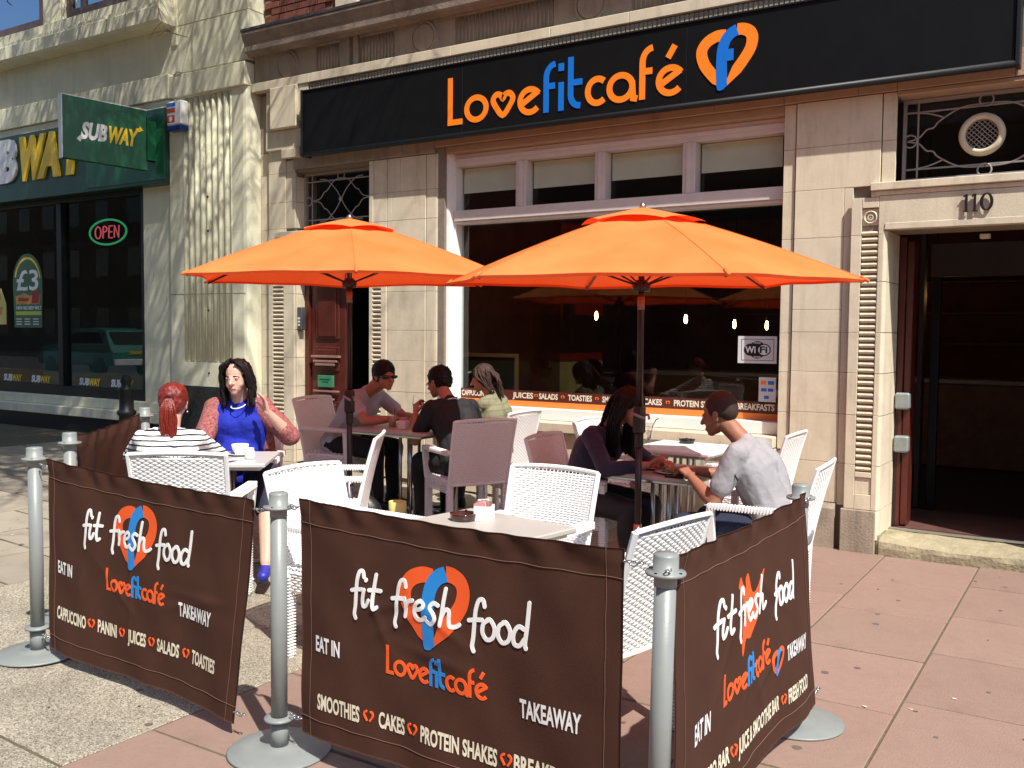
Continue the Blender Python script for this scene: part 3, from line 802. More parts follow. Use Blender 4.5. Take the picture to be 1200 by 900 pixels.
# wifi sticker
x0, x1, z0, z1 = -2.565, -2.245, 1.375, 1.595
fw = lambda a, b, c: (a, ys-0.002-c, b)
st = MB().box(x0, x1, ys-0.002, ys, z0, z1).build('wifi_sticker', mat('sticker_paper', (0.62, 0.62, 0.62), 0.5), W)
q = MB()
ribbon(q, [(x0+.03, z0+.025), (x1-.025, z0+.025), (x1-.025, z1-.025), (x0+.03, z1-.025)], 0.004, fw, 0, .001, closed=True)
cxx, czz = (x0+x1)/2, (z0+z1)/2
q.prism([(cxx-.055+.055*cos(2*pi*i/20), czz+.05*sin(2*pi*i/20)) for i in range(20)], fw, .0002, .0012)
q.prism([(cxx+.07*cos(2*pi*i/20), czz+.072*sin(2*pi*i/20)) for i in range(20)], fw, .0002, .0014)
ribbon(q, [(cxx+.055+.052*cos(2*pi*i/20), czz+.046*sin(2*pi*i/20)) for i in range(20)], .008, fw, .0002, .0018, closed=True)
q.build('sticker_print', M_blackp, W)
q = MB(); q.prism([(cxx+.055+.046*cos(2*pi*i/20), czz+.040*sin(2*pi*i/20)) for i in range(20)], fw, .0002, .0024)
put_text(q, 'Wi', cxx-.098, cxx-.012, czz-.024, .052, fw, .003, bold=.03)
put_text(q, 'FREE', cxx-.03, cxx+.03, czz+.05, .014, fw, .003, bold=.01); put_text(q, 'ZONE', cxx-.03, cxx+.03, czz-.065, .014, fw, .003, bold=.01)
q.build('sticker_print', M_wlet, W)
q = MB(); put_text(q, 'Fi', cxx+.022, cxx+.085, czz-.024, .052, fw, .0045, bold=.03); q.build('sticker_print', M_blackp, W)
MB().box(-2.385, -2.245, ys-0.002, ys, 1.055, 1.265).build('card_sticker', mat('sticker_paper', (0.62, 0.62, 0.62), 0.5), W)
q = MB(); q.box(-2.37, -2.325, ys-.003, ys-.0021, 1.205, 1.235); q.build('sticker_print', M_orange, W)
q = MB(); q.box(-2.31, -2.26, ys-.003, ys-.0021, 1.205, 1.235); q.box(-2.365, -2.32, ys-.003, ys-.0021, 1.15, 1.175); q.box(-2.31, -2.265, ys-.003, ys-.0021, 1.15, 1.175); q.box(-2.34, -2.30, ys-.003, ys-.0021, 1.09, 1.115); q.build('sticker_print', M_blue, W)
# ------------------------------------------------------------------ fascia sign
S = thing('fascia_sign', 'long black fascia sign reading Lovefitcafé in orange and blue with a heart logo', 'sign', (-3.84, F-0.15, 3.4))
sp = MB()
sxs = [-7.085, -5.075, -2.90, -0.595]
for a, b in zip(sxs[:-1], sxs[1:]): MB().cbox(a+.001, b-.001, F-0.15, F-0.02, 3.425, 4.055, .003).build('sign_panel', M_signb, S)
MB().tube([(-7.09, F-0.14, 3.415), (-0.59, F-0.14, 3.415)], 0.026, 10).build('bottom_rail', M_blackp, S, smooth=True)
MB().cbox(-7.09, -0.59, F-0.162, F-0.063, 4.056, 4.070, .003).build('top_rail', M_blackp, S)
MB().cbox(-0.594, -0.565, F-0.165, F-0.02, 3.40, 4.075, .004).build('end_cap', M_blackp, S)
MB().cbox(-7.11, -7.086, F-0.165, F-0.02, 3.40, 4.075, .004).build('end_cap', M_blackp, S)
FS = F-0.151
fsg = lambda a, b, c: (a, FS-c, b)
# the lettering, shared with the banners: strokes in units of x-height, origin at the letter's left and baseline
T_ = 0.215
def letters():
    D = {}
    D['L'] = (0.66, [[(T_/2, 1.75), (T_/2, 0.0)], [(0.0, T_/2-0.0), (0.66, T_/2)]])
    D['o'] = (1.08, [('c', [(0.54+0.43*cos(2*pi*i/26), 0.5+0.40*sin(2*pi*i/26)) for i in range(26)])])
    hp = catmull([(0.53, 0.13), (0.22, 0.46), (0.11, 0.70), (0.24, 0.88), (0.42, 0.86), (0.53, 0.72), (0.64, 0.86), (0.82, 0.88), (0.95, 0.70), (0.84, 0.46)], 4, True)
    D['v'] = (1.06, [('c', [tuple(p) for p in hp])])
    D['e'] = (0.98, [arc(0.52, 0.5, 0.41, 32, 318, 26, 0.40), [(0.86, 0.79), (0.22, 0.42)]])
    D['f'] = (0.50, [[(0.11, 0.0), (0.11, 1.2)]+[(0.50-0.39*cos(radians(a)), 1.2+0.44*sin(radians(a))) for a in (15, 30, 45, 60, 75, 85)], [(0.11, 0.90), (0.46, 0.90)]])
    D['i'] = (0.30, [[(0.12, 0.0), (0.12, 0.98)], [(0.12, 1.36), (0.12, 1.62)]])
    D['t'] = (0.58, [[(0.11, 1.78), (0.11, 0.5)]+[(0.48-0.37*cos(radians(a)), 0.48-0.38*sin(radians(a))) for a in (15, 35, 55, 75, 92)], [(0.11, 0.90), (0.56, 0.90)]])
    D['c'] = (0.74, [[(0.48+0.37*cos(radians(a)), 0.5+0.40*sin(radians(a))) for a in range(48, 315, 12)]])
    D['a'] = (1.10, [('c', [(0.52+0.42*cos(2*pi*i/26), 0.5+0.40*sin(2*pi*i/26)) for i in range(26)]), [(0.93, 0.66), (0.97, 0.1), (1.12, 0.06)]])
    D['é'] = (0.98, D['e'][1]+[[(0.42, 1.22), (0.66, 1.60)]])
    return D
LET = letters()
def love(mk, x0, z0, xh, wscale, cols, parent, name='letter', track=0.035, th=0.005, inc=.0006):
    """mk(): frame function; draws L o v e f i t c a f e-acute; returns end x"""
    x = x0
    for ch, c in zip('Lovefitcafé', 'ooooBBBoooo'):
        adv, st_ = LET[ch]
        mb = MB()
        for k, s in enumerate(st_):
            closed = isinstance(s, tuple); p = s[1] if closed else s
            pts = [(x+a*xh*wscale, z0+b*xh) for a, b in p]
            ribbon(mb, pts, T_*xh*0.98, mk, 0.0, th+inc*k, closed=closed)
        mb.build(name, cols[0] if c == 'o' else cols[1], parent)
        x += (adv+track)*xh*wscale
    return x
love(fsg, -5.237, 3.507, 0.247, 1.005, (M_orange, M_blue), S, track=0.085)
def logo(mk, cx, cz, s, cols, parent, th=0.005, withf=True, inc=.0007):
    """heart with a blue f through it; s = half height"""
    L_ = catmull([(-.12, -.86), (-.28, -.69), (-.50, -.45), (-.72, -.15), (-.82, .14), (-.80, .36), (-.62, .57), (-.32, .69), (-.05, .68)], 5)
    R_ = catmull([(.33, .80), (.52, .79), (.73, .68), (.82, .47), (.77, .18), (.60, -.10), (.38, -.38), (.16, -.66), (-.02, -.90)], 5)
    Fs = catmull([(-.09, -1.0), (-.13, -.86), (-.16, -.3), (-.14, .2), (-.05, .5), (.12, .70), (.33, .80)], 5)
    t = lambda P: [(cx+p[0]*s, cz+p[1]*s) for p in P]
    q = MB(); ribbon(q, t(L_), [s*min(.36, .12+.04*i) for i in range(len(L_))], mk, 0, th); q.build('logo_heart', cols[0], parent)
    q = MB(); ribbon(q, t(R_), [s*min(.36, .04+.035*(len(R_)-1-i)) for i in range(len(R_))], mk, 0, th+inc); q.build('logo_heart', cols[0], parent)
    q = MB(); ribbon(q, t(Fs), [s*min(.35, .02+.10*i) for i in range(len(Fs))], mk, 0, th+2*inc)
    if withf: ribbon(q, t([(-.10, .055), (.22, .055)]), 0.36*s, mk, 0, th+3*inc)
    q.build('logo_letter_f', cols[1], parent)
logo(fsg, -2.575, 3.745, 0.245, (M_orange, M_blue), S)
# ------------------------------------------------------------------ doors and fanlights of the cafe building
def grille(name, label, x0, x1, z0, z1, y, round_vent):
    g = thing(name, label, 'grille', ((x0+x1)/2, y, z0))
    f = MB(); w = 0.022
    f.box(x0, x0+w, y-.02, y+.02, z0, z1); f.box(x1-w, x1, y-.02, y+.02, z0, z1)
    f.box(x0+w, x1-w, y-.02, y+.02, z0, z0+w); f.box(x0+w, x1-w, y-.02, y+.02, z1-w, z1)
    f.build('frame', M_iron, g)
    cx, cz = (x0+x1)/2, (z0+z1)/2; H = (z1-z0)/2; Wd = (x1-x0)/2
    q = MB(); r = 0.0075
    for s in (-1, 1):
        q.tube([(cx+s*(Wd-.10), y, z0+.02), (cx+s*(Wd-.10), y, z1-.02)], r, 6)
        q.tube([(x0+.02, y, cz+s*(H-.09)), (x1-.02, y, cz+s*(H-.09))], r, 6)
    q.build('bar', M_iron, g)
    q = MB()
    for s in (-1, 1):
        q.tube([(cx+.045*cos(a*pi/8), y-.004, cz+s*(H-.05)+.045*sin(a*pi/8)) for a in range(16)], r*.9, 6, closed=True)
        q.tube([(cx+s*(Wd-.05)+.045*cos(a*pi/8), y-.004, cz+.045*sin(a*pi/8)) for a in range(16)], r*.9, 6, closed=True)
    q.build('ring', M_iron, g, smooth=True)
    q = MB(); R = H-.075
    if round_vent:
        for s in (-1, 1):
            for t in (-1, 1):
                p = catmull([(0, R), (.16, R-.012), (.30, R-.09), (.34, .085), (.385, .075), (.44, .02), (.52, .0)], 5)
                q.tube([(cx+s*a[0], y-.002, cz+t*a[1]) for a in p], r*.85, 6)
                p = catmull([(.52, R-.01), (.38, R-.03), (.27, R-.07)], 5)
                q.tube([(cx+s*a[0], y-.002, cz+t*a[1]) for a in p], r*.85, 6)
    else:
        for s in (-1, 1):
            for t in (-1, 1):
                p = catmull([(0, .0), (.08, .11), (.2, R-.01), (.30, R+.005)], 5)
                q.tube([(cx+s*a[0], y-.002, cz+t*a[1]) for a in p], r*.85, 6)
                p = catmull([(0, R), (.10, R-.02), (.2, .10), (.24, .085), (.30, .02), (.42, 0)], 5)
                q.tube([(cx+s*a[0], y-.003, cz+t*a[1]) for a in p], r*.85, 6)
    q.build('scroll', M_iron, g, smooth=True)
    MB().box(x0+.02, x1-.02, y+.04, y+.046, z0+.02, z1-.02).build('pane', M_glass, g)
    if round_vent:
        v = MB(); RM_ = Matrix.Rotation(radians(90), 3, 'X')
        v.lathe([(.105, 0), (.150, 0), (.150, .03), (.140, .06), (.118, .07), (.106, .05), (.105, 0)], 36, (cx-.02, y-.0, cz), RM_, caps=False)
        v.build('vent_ring', M_stone, g, smooth=True)
        v = MB()
        for k in range(-4, 5):
            h = sqrt(max(0.0, .107**2-(k*.024)**2))
            for s in (1, -1):
                a = Vector((k*.024, -h)); b = Vector((k*.024, h)); c45 = cos(pi/4)
                rot = lambda p: ((p.x*c45-s*p.y*c45), (s*p.x*c45+p.y*c45))
                pa, pb = rot(a), rot(b)
                v.tube([(cx-.02+pa[0], y-.03-.003*s, cz+pa[1]), (cx-.02+pb[0], y-.03-.003*s, cz+pb[1])], .0032, 4)
        v.build('vent_mesh', M_iron, g)
    else:
        MB().ball((cx, y-.012, cz), (.028, .012, .028), 10).build('boss', M_iron, g, smooth=True)
    return g
grille('fanlight_grille', 'scrolled iron fanlight grille with a round vent above doorway 110', -1.335, -0.245, 2.735, 3.325, F+0.19, True)
grille('fanlight_grille', 'scrolled iron fanlight grille with crossed curves above the left doorway', -7.365, -6.335, 2.70, 3.285, F+0.17, False)

# left doorway
D = thing('entrance_door', 'dark red panelled timber door with a green plaque in the left doorway', 'door', (-7.08, F+0.16, 0.2))
MB().cbox(-7.365, -7.30, F+0.15, F+0.24, 0.2, 2.36, .005).build('door_frame', M_redp, D)
MB().cbox(-6.42, -6.34, F+0.15, F+0.24, 0.2, 2.36, .005).build('door_frame', M_redp, D)
MB().cbox(-7.298, -6.80, F+0.18, F+0.225, 0.2, 2.34, .005).build('door_leaf', M_redp, D)
for (z0, z1, st) in ((1.52, 2.2, 0), (1.18, 1.44, 1), (0.42, 0.86, 0)):
    MB().cbox(-7.22, -6.88, F+0.165, F+0.179, z0, z1, .006).build('raised_panel', M_redp, D)
    MB().cbox(-7.18, -6.92, F+0.152, F+0.164, z0+.03, z1-.03, .006).build('raised_panel', M_redp, D)
for k, (z, w) in enumerate(((1.335, .20), (1.285, .17), (1.25, .14))): MB().cbox(-7.05-w, -7.05+w, F+0.12, F+0.164, z-.012, z+.012, .003).build('moulding', mat('worn_door_moulding', (0.28, .15, .12), .5), D)
for k, (z, w) in enumerate(((0.965, .18), (0.88, .11))): MB().cbox(-7.05-w, -7.05+w, F+0.13, F+0.164, z-.01, z+.01, .003).build('moulding', mat('worn_door_moulding', (0.28, .15, .12), .5), D)
pq = MB().cbox(-7.155, -6.935, F+0.125, F+0.15, 1.01, 1.135, .002).build('plaque', mat('green_plaque', (0.045, .21, .11), .4), D)
q = MB(); fq = lambda a, b, c: (a, F+0.124-c, b)
q.box(-7.12, -6.97, F+.1235, F+.1248, 1.085, 1.098); q.box(-7.09, -7.0, F+.1235, F+.1248, 1.06, 1.07); q.build('plaque_print', M_greend, D)
hall = thing('entrance_hall', 'unlit hallway behind the left doorway', 'hallway', (-6.8, F+0.9, 0.2))
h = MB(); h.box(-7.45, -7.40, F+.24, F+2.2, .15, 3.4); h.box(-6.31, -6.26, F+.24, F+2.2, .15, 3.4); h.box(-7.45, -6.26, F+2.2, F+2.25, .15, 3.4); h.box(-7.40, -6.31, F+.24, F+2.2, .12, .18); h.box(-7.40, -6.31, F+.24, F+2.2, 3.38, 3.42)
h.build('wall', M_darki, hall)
IB = thing('intercom', 'small grey door-entry intercom box beside the left doorway', 'intercom', (-7.33, F+0.1, 1.62))
MB().cbox(-7.367, -7.30, F+0.035, F+0.10, 1.62, 1.86, .005).build('housing', mat('intercom_grey', (.16, .17, .17), .35, metal=.6), IB)
q = MB()
for k in range(3): q.box(-7.35, -7.32, F+.03, F+.034, 1.66+k*.035, 1.68+k*.035)
q.build('button', M_wlet, IB)

# right doorway: step, open door leaf, steel latches, glass inner door
ST = thing('door_step', 'worn yellowish sandstone doorstep below doorway 110', 'step', (-0.8, F+0.1, 0))
sv = MB(); n = 34; rw = random.Random(5)
rows = []
for j, (y, z) in enumerate(((F-.045, -.03), (F-.047, .05), (F-.04, .10), (F+.02, .125), (F+.12, .13), (F+.5, .135), (F+.5, -.03))):
    for i in range(n+1):
        x = -1.378+1.6*i/n
        dz = (-.022*exp(-((x+.8)/.5)**2) + .008*noise.noise((x*7, j*1.3, 0))) if 1 < j < 5 else 0
        dy = .012*noise.noise((x*5, j, 3)) if j in (1, 2, 3) else 0
        sv.v.append((x, y+dy, z+dz))
for j in range(6):
    for i in range(n): a = j*(n+1)+i; sv.f.append((a, a+1, a+n+2, a+n+1)); sv.m.append(0)
sv.build('tread', M_step, ST, smooth=False)
MB().box(-1.40, -1.379, F-.03, F+.5, -.03, .14).build('step_end', M_step, ST)
MB().cbox(-1.372, .2, F+.30, F+.335, .128, .150, .003).build('threshold_strip', M_steel, ST)
MB().box(-1.372, .2, F+.335, F+1.3, .10, .138).build('porch_floor', mat('red_quarry_tile', (.11, .045, .035), .6, .2, 10), ST)
DR = thing('open_door', 'dark red door folded back against the left jamb of doorway 110', 'door', (-1.33, F+0.7, 0.14))
MB().cbox(-1.372, -1.325, F+.405, F+.50, .14, 2.36, .004).build('door_frame', M_redp, DR)
MB().cbox(-1.323, -1.272, F+.43, F+.62, .15, 2.33, .006).build('door_leaf', M_redp, DR)
for z in (0.72, 1.05):
    MB().cbox(-1.368, -1.262, F+.345, F+.43, z, z+.125, .012).build('steel_bracket', mat('galvanised_steel', (.33, .37, .36), .45, .15, 20, metal=.5), DR)
MB().cbox(-1.372, -1.35, F+.40, F+.404, .15, 1.0, .002).build('kick_strip', M_brown, DR)
IN = thing('inner_door', 'dark-framed glazed inner door set back in doorway 110', 'door', (-.5, F+1.3, .14))
for (a, b, c, d) in ((-1.27, 1.0, 2.18, 2.36), (-1.27, -1.2, .14, 2.18), (-.42, -.30, .14, 2.18), (.5, .6, .14, 2.18)):
    MB().cbox(a, b, F+1.30, F+1.36, c, d, .004).build('door_frame', M_blackp, IN)
MB().box(-.30, .5, F+1.325, F+1.331, .9, 2.18).build('pane', M_glass, IN)
MB().cbox(-.30, .5, F+1.31, F+1.35, .14, .9, .004).build('kick_panel', M_blackp, IN)
MB().cbox(-.22, .42, F+1.302, F+1.309, .24, .8, .004).build('kick_panel', M_blackp, IN)
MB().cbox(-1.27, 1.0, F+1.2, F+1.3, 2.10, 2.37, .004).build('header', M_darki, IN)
MB().cbox(-.83, -.76, F+.42, F+.47, 2.325, 2.36, .004).build('door_closer', M_clet, IN)
# cafe interior
RI = thing('cafe_interior', 'dim red-brown cafe room seen through the shop window', 'room', (-2.5, F+2.5, .14))
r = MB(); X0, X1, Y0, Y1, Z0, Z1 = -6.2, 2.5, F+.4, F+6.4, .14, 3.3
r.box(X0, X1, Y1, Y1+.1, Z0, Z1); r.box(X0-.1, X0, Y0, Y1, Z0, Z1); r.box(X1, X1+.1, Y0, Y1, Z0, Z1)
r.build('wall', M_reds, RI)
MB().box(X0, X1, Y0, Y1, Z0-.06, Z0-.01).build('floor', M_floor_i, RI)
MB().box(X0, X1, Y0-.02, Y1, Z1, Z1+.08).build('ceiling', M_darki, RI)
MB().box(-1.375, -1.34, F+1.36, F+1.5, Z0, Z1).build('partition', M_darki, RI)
CO = thing('serving_counter', 'long wooden counter with a pale top inside the cafe', 'counter', (-3, F+4.6, .14))
MB().cbox(-5.2, -.3, F+4.3, F+4.9, .14, 1.08, .01).build('counter_front', M_wood, CO)
MB().cbox(-5.25, -.25, F+4.25, F+4.95, 1.08, 1.13, .01).build('counter_top', mat('pale_counter_top', (.35, .33, .30), .4), CO)
for k in range(3):
    z = 1.5+.4*k
    MB().box(-4.6, -.6, F+6.1, F+6.38, z, z+.03).build('back_shelf', M_wood, CO)
FR = thing('chalkboard', 'wood-framed chalkboard standing inside the shop window', 'board', (-5.0, F+1.4, .14))
for (a, b, c, d) in ((-5.9, -5.86, 1.0, 1.35), (-5.15, -5.11, 1.0, 1.35), (-5.9, -5.11, 1.35, 1.39)):
    MB().cbox(a, b, F+.9, F+.93, c, d, .003).build('frame', mat('pine_frame', (.42, .22, .06), .5), FR)
MB().box(-5.86, -5.15, F+.915, F+.92, .5, 1.35).build('slate', M_blackp, FR)
MB().box(-5.5, -5.46, F+.93, F+.95, .14, 1.2).build('prop', M_wood, FR)
bulbs = [(-5.07, 1.88, 9.0, 'leftmost'), (-3.75, 1.76, 9.6, ''), (-2.93, 1.73, 9.6, ''), (-2.52, 1.69, 10.4, ''), (-2.26, 1.68, 10.4, ''), (-1.05, 1.90, 9.0, '')]
lbl = ['lit pendant bulb at the left end inside the shop window', 'lit pendant bulb left of the front parasol pole inside the window', 'lit pendant bulb right of the front parasol pole inside the window',
       'lit pendant bulb just left of the one above the wifi sticker', 'lit pendant bulb above the wifi sticker inside the window', 'lit pendant bulb seen through doorway 110']
for (x, z, Y, _), lb in zip(bulbs, lbl):
    k = Y/7.27; xw = x*k; zw = 1.6+(z-1.6)*k
    t = thing('pendant_lamp', lb, 'lamp', (xw, Y, zw), group='bare pendant bulbs inside the cafe')
    MB().lathe([(0, -.05), (.012, -.045), (.018, -.02), (.016, .02), (.010, .045), (0, .05)], 12, (xw, Y, zw), caps=False).build('bulb', M_bulb, t, smooth=True)
    MB().lathe([(0, .045), (.018, .05), (.018, .09), (.006, .10), (0, .10)], 10, (xw, Y, zw), caps=False).build('socket', M_blackp, t)
    MB().tube([(xw, Y, zw+.09), (xw, Y, 3.3)], .004, 5).build('cord', M_blackp, t)

# ------------------------------------------------------------------ neighbouring sandwich shop
G = 7.16
SB = thing('sandwich_shop_building', 'cream rendered building with a green SUBWAY shopfront and fluted corner pilaster', 'building', (-11, G, .3))
w = MB()
w.box(-9.245, -7.955, G, G+.5, .95, 4.255)
w2 = MB(); w2.box(-9.873, -9.247, G+.10, G+.5, .735, 3.3); w2.build('side_strip', M_cream, SB)
# pilaster with recessed fluting
w = MB(); fx0, fx1 = -9.0, -8.21
w.box(-9.245, fx0, G, G+.4, .965, 4.25); w.box(fx1, -8.02, G, G+.4, .965, 4.25)
w.box(fx0, fx1, G, G+.4, .965, 1.24); w.box(fx0, fx1, G, G+.4, 4.235, 4.25); w.box(fx0, fx1, G+.034, G+.4, 1.24, 4.235)
w.prism([(-8.02, G), (-7.985, G+.012), (-7.955, G+.04), (-7.94, G+.12), (-7.935, G+.3), (-8.02, G+.3)], lambda p, q, r: (p, q, r), .2, 4.25)
w.build('pilaster', M_cream, SB)
fr8 = MB()
for k in range(9):
    x = fx0+.0+(fx1-fx0)*k/8
    fr8.tube([(x, G+.022, 1.25), (x, G+.022, 4.23)], [.026, .026], 10)
fr8.build('pilaster_fluting', M_cream, SB, smooth=True)
for z in (2.01,):
    MB().box(-9.246, -8.0, G-.0015, G+.002, z, z+.008).build('render_joint', mat('joint_line', (.2, .17, .12), .9), SB)
for z in (1.12, 1.83, 2.72, 3.1): MB().ball((-8.595, G-.004, z), .014, 6).build('fixing', M_brown, SB)
MB().cbox(-9.2, -7.99, G-.01, G+.3, .25, .955, .005).build('granite_base', M_granite, SB)
MB().box(-9.246, -9.2, G, G+.3, .25, .965).build('granite_base_edge', M_cream, SB)
# bands and wall above the fascia
def bx(x0, x1, z0, z1, y0, name, m=M_cream): return MB().cbox(x0, x1, y0, G+.5, z0, z1, .006).build(name, m, SB)
bx(-22, -9.2, 4.255, 4.53, G-.05, 'fascia_cornice'); bx(-22, -9.2, 4.16, 4.25, G-.02, 'fascia_cornice')
bx(-9.198, -7.955, 4.253, 4.50, G-.035, 'pilaster_cap')
bx(-22, -7.955, 4.535, 5.06, G+.02, 'upper_wall'); bx(-9.10, -7.955, 5.065, 9.5, G+.02, 'upper_wall')
bx(-9.20, -9.105, 4.85, 5.38, G-.0, 'ledge_end')
MB().prism([(G+.1, 5.06), (G-.20, 5.06), (G-.22, 5.09), (G-.22, 5.24), (G-.19, 5.26), (G-.19, 5.30), (G-.15, 5.31), (G-.15, 5.42), (G+.1, 5.44)], lambda p, q, r: (r, p, q), -22, -9.12).build('window_ledge', M_cream, SB)
bx(-9.55, -9.12, 5.445, 9.5, G+.0, 'upper_wall'); bx(-11.62, -11.25, 5.445, 9.5, G-.06, 'upper_pier')
bx(-22, -9.12, 8.2, 9.5, G+.03, 'upper_wall')
for a, b, lb in ((-11.24, -9.56, 'r'), (-14.9, -11.63, 'l')):
    wf = MB(); 
    for (c, d, e, f_) in ((a, b, 5.45, 5.60), (a, a+.07, 5.60, 8.2), (b-.07, b, 5.60, 8.2)): wf.box(c, d, G+.02, G+.10, e, f_)
    xm = a+.28 if lb == 'r' else b-.22
    wf.box(xm, xm+.07, G+.03, G+.10, 5.51, 8.2)
    wi = wf.build('window_frame', mat('brown_window_frame', (.09, .055, .05), .5), SB)
    MB().box(a+.07, b-.07, G+.06, G+.066, 5.51, 8.2).build('window_pane', mat('sky_reflecting_glass', (.30, .42, .56), .04, metal=1.0), SB)
MB().box(-22, -9.12, G+.3, G+.5, 5.44, 8.2).build('room_wall', mat('upper_room', (.10, .14, .20), .8), SB)
# fascia
MB().cbox(-22, -9.255, G-.06, G+.2, 3.30, 4.155, .004).build('fascia', M_greend, SB)
MB().cbox(-10.75, -9.257, G-.068, G-.061, 3.34, 3.92, .002).build('fascia_panel', M_green, SB)
fgs = lambda a, b, c: (a, G-.062-c, b)
let = [('S', -13.62, -13.20, 0), ('U', -13.14, -12.72, 0), ('B', -12.68, -12.26, 0), ('W', -12.24, -11.66, 1), ('A', -11.76, -11.27, 1), ('Y', -11.33, -10.80, 1)]
for ch, a, b, c in let:
    q = MB(); put_text(q, ch, a+.0, b-.0, 3.575, .50, fgs, .03, thick=.028, bold=.06, shear=.16)
    q.build('sign_letter', M_yellow if c else M_wlet, SB)
# shopfront
fz0, fz1 = .80, 3.29
for (a, b, c, d, nm) in ((-22, -9.875, 3.235, 3.30, 'head_rail'), (-22, -9.875, .735, .86, 'bottom_rail'), (-9.93, -9.875, .86, 3.235, 'jamb'), (-11.67, -11.565, .86, 3.235, 'mullion')):
    MB().cbox(a, b, G+.10, G+.22, c, d, .005).build(nm, M_blackp, SB)
MB().box(-22, -11.67, G+.165, G+.172, .86, 3.235).build('shop_pane', M_glass, SB)
MB().box(-11.565, -9.93, G+.165, G+.172, .86, 3.235).build('shop_pane', M_glass, SB)
MB().cbox(-22, -9.25, G-.0, G+.3, .62, .733, .005).build('riser', M_cream, SB)
MB().cbox(-22, -9.25, G-.10, G+.3, .50, .618, .008).build('riser_sill', M_cream, SB)
MB().cbox(-22, -9.25, G-.06, G+.3, .20, .498, .005).build('riser_base', M_granite, SB)
rr_ = MB(); rr_.box(-24, -9.4, G+4.0, G+4.1, .3, 3.4); rr_.box(-9.35, -9.3, G+.3, G+4, .3, 3.4); rr_.box(-24.1, -24, G+.3, G+4.1, .3, 3.4)
rr_.build('interior_wall', M_darki, SB)
MB().box(-24, -9.4, G+.3, G+4, .3, .35).build('interior_floor', M_floor_i, SB); MB().box(-24, -9.3, G+.22, G+4.1, 3.3, 3.4).build('interior_ceiling', M_darki, SB)
MB().cbox(-14.5, -10.6, G+1.6, G+2.1, .35, 1.25, .01).build('interior_bench', mat('dull_green_bench', (.03, .07, .055), .6), SB)
yw = G+.162; fsw = lambda a, b, c: (a, yw-c, b)
for k, x in enumerate((-13.10, -12.42, -11.33, -10.66)):
    q = MB(); put_text(q, 'SUB', x+.02, x+.23, .885, .085, fsw, .001, bold=.05, shear=.14); q.build('window_transfer', M_wlet, SB)
    q = MB(); put_text(q, 'WAY', x+.22, x+.46, .885, .085, fsw, .001, bold=.05, shear=.14); q.build('window_transfer', M_yellow, SB)
# neon sign
NE = thing('neon_sign', 'oval green and red neon OPEN sign in the sandwich shop window', 'sign', (-10.70, G+.2, 2.67))
zc_ = 2.83; xc_ = -10.72; yn = G+.20
NE['_o'] = (-10.70, G+.2, 2.67)
MB().tube([(xc_+.375*cos(2*pi*i/40), yn, zc_+.155*sin(2*pi*i/40)) for i in range(40)], .013, 8, closed=True).build('green_tube', emit_mat('green_neon', (.03, .34, .13), .45), NE, smooth=True)
MN = emit_mat('red_neon', (.62, .09, .12), .5)
def nt(pts, nm='red_tube'): MB().tube([(a, yn, b) for a, b in pts], .009, 6).build(nm, MN, NE, smooth=True)
a_ = .075
nt([(xc_-.20+.06*cos(2*pi*i/16+.2), zc_+a_*sin(2*pi*i/16+.2)) for i in range(17)])
nt([(xc_-.10, zc_-a_), (xc_-.09, zc_+a_)]+[(xc_-.06+.045*cos(radians(t)), zc_+.04+.035*sin(radians(t))) for t in (90, 45, 0, -45, -90)]+[(xc_-.095, zc_+.005)])
nt([(xc_+.10, zc_+a_), (xc_+.03, zc_+a_), (xc_+.02, zc_-a_), (xc_+.09, zc_-a_)]); nt([(xc_+.025, zc_), (xc_+.085, zc_)])
nt([(xc_+.13, zc_-a_), (xc_+.14, zc_+a_), (xc_+.22, zc_-a_), (xc_+.23, zc_+a_)])
# price poster
PO = thing('window_poster', 'arched green £3 offer poster stuck in the sandwich shop window', 'poster', (-12.45, G+.15, 1.6))
x0, x1 = -12.80, -12.10; xc_ = (x0+x1)/2
pts = [(x0+.02, 1.62), (x1-.02, 1.62), (x1, 2.20)]+[(xc_+.35*cos(radians(t)), 2.24+.38*sin(radians(t))) for t in range(5, 180, 12)]+[(x0, 2.20)]
q = MB(); q.prism(pts, fsw, 0, .003); q.build('poster_sheet', M_green, PO)
q = MB(); ribbon(q, [(xc_+.30*cos(radians(t)), 2.23+.33*sin(radians(t))) for t in range(10, 175, 12)], .03, fsw, .003, .0042); q.build('poster_print', M_yellow, PO)
q = MB(); put_text(q, '£3', xc_-.26, xc_+.26, 2.13, .27, fsw, .0048, bold=.015); put_text(q, 'NEW BIG BEEF MELT', x0+.08, x1-.03, 1.865, .045, fsw, .0048, bold=.02)
for k in range(3):
    for j in range(3): q.box(x0+.07+.2*k, x0+.2+.2*k, yw-.005, yw-.004, 1.66+.035*j, 1.672+.035*j)
q.build('poster_print', M_wlet, PO, kind='stuff')
q = MB(); q.box(x0+.06, x1-.03, yw-.005, yw-.004, 1.79, 1.84); q.build('poster_print', mat('lime_print', (.45, .55, .06), .5), PO)
q = MB(); q.prism([(xc_-.28+.56*i/12, 1.93+.012*(i % 2)) for i in range(13)]+[(xc_+.30-.6*i/12, 2.07+.02*sin(i)) for i in range(13)], fsw, .0035, .0044); q.build('poster_print', mat('bread_print', (.5, .25, .07), .6), PO)
q = MB(); q.prism([(xc_-.24, 1.98), (xc_+.02, 1.975), (xc_+.04, 2.02), (xc_-.22, 2.03)], fsw, .0045, .0050); q.prism([(xc_+.1, 1.95), (xc_+.26, 1.95), (xc_+.3, 2.12), (xc_+.12, 2.12)], fsw, .0045, .0050); q.build('poster_print', mat('red_print', (.35, .03, .02), .6), PO)
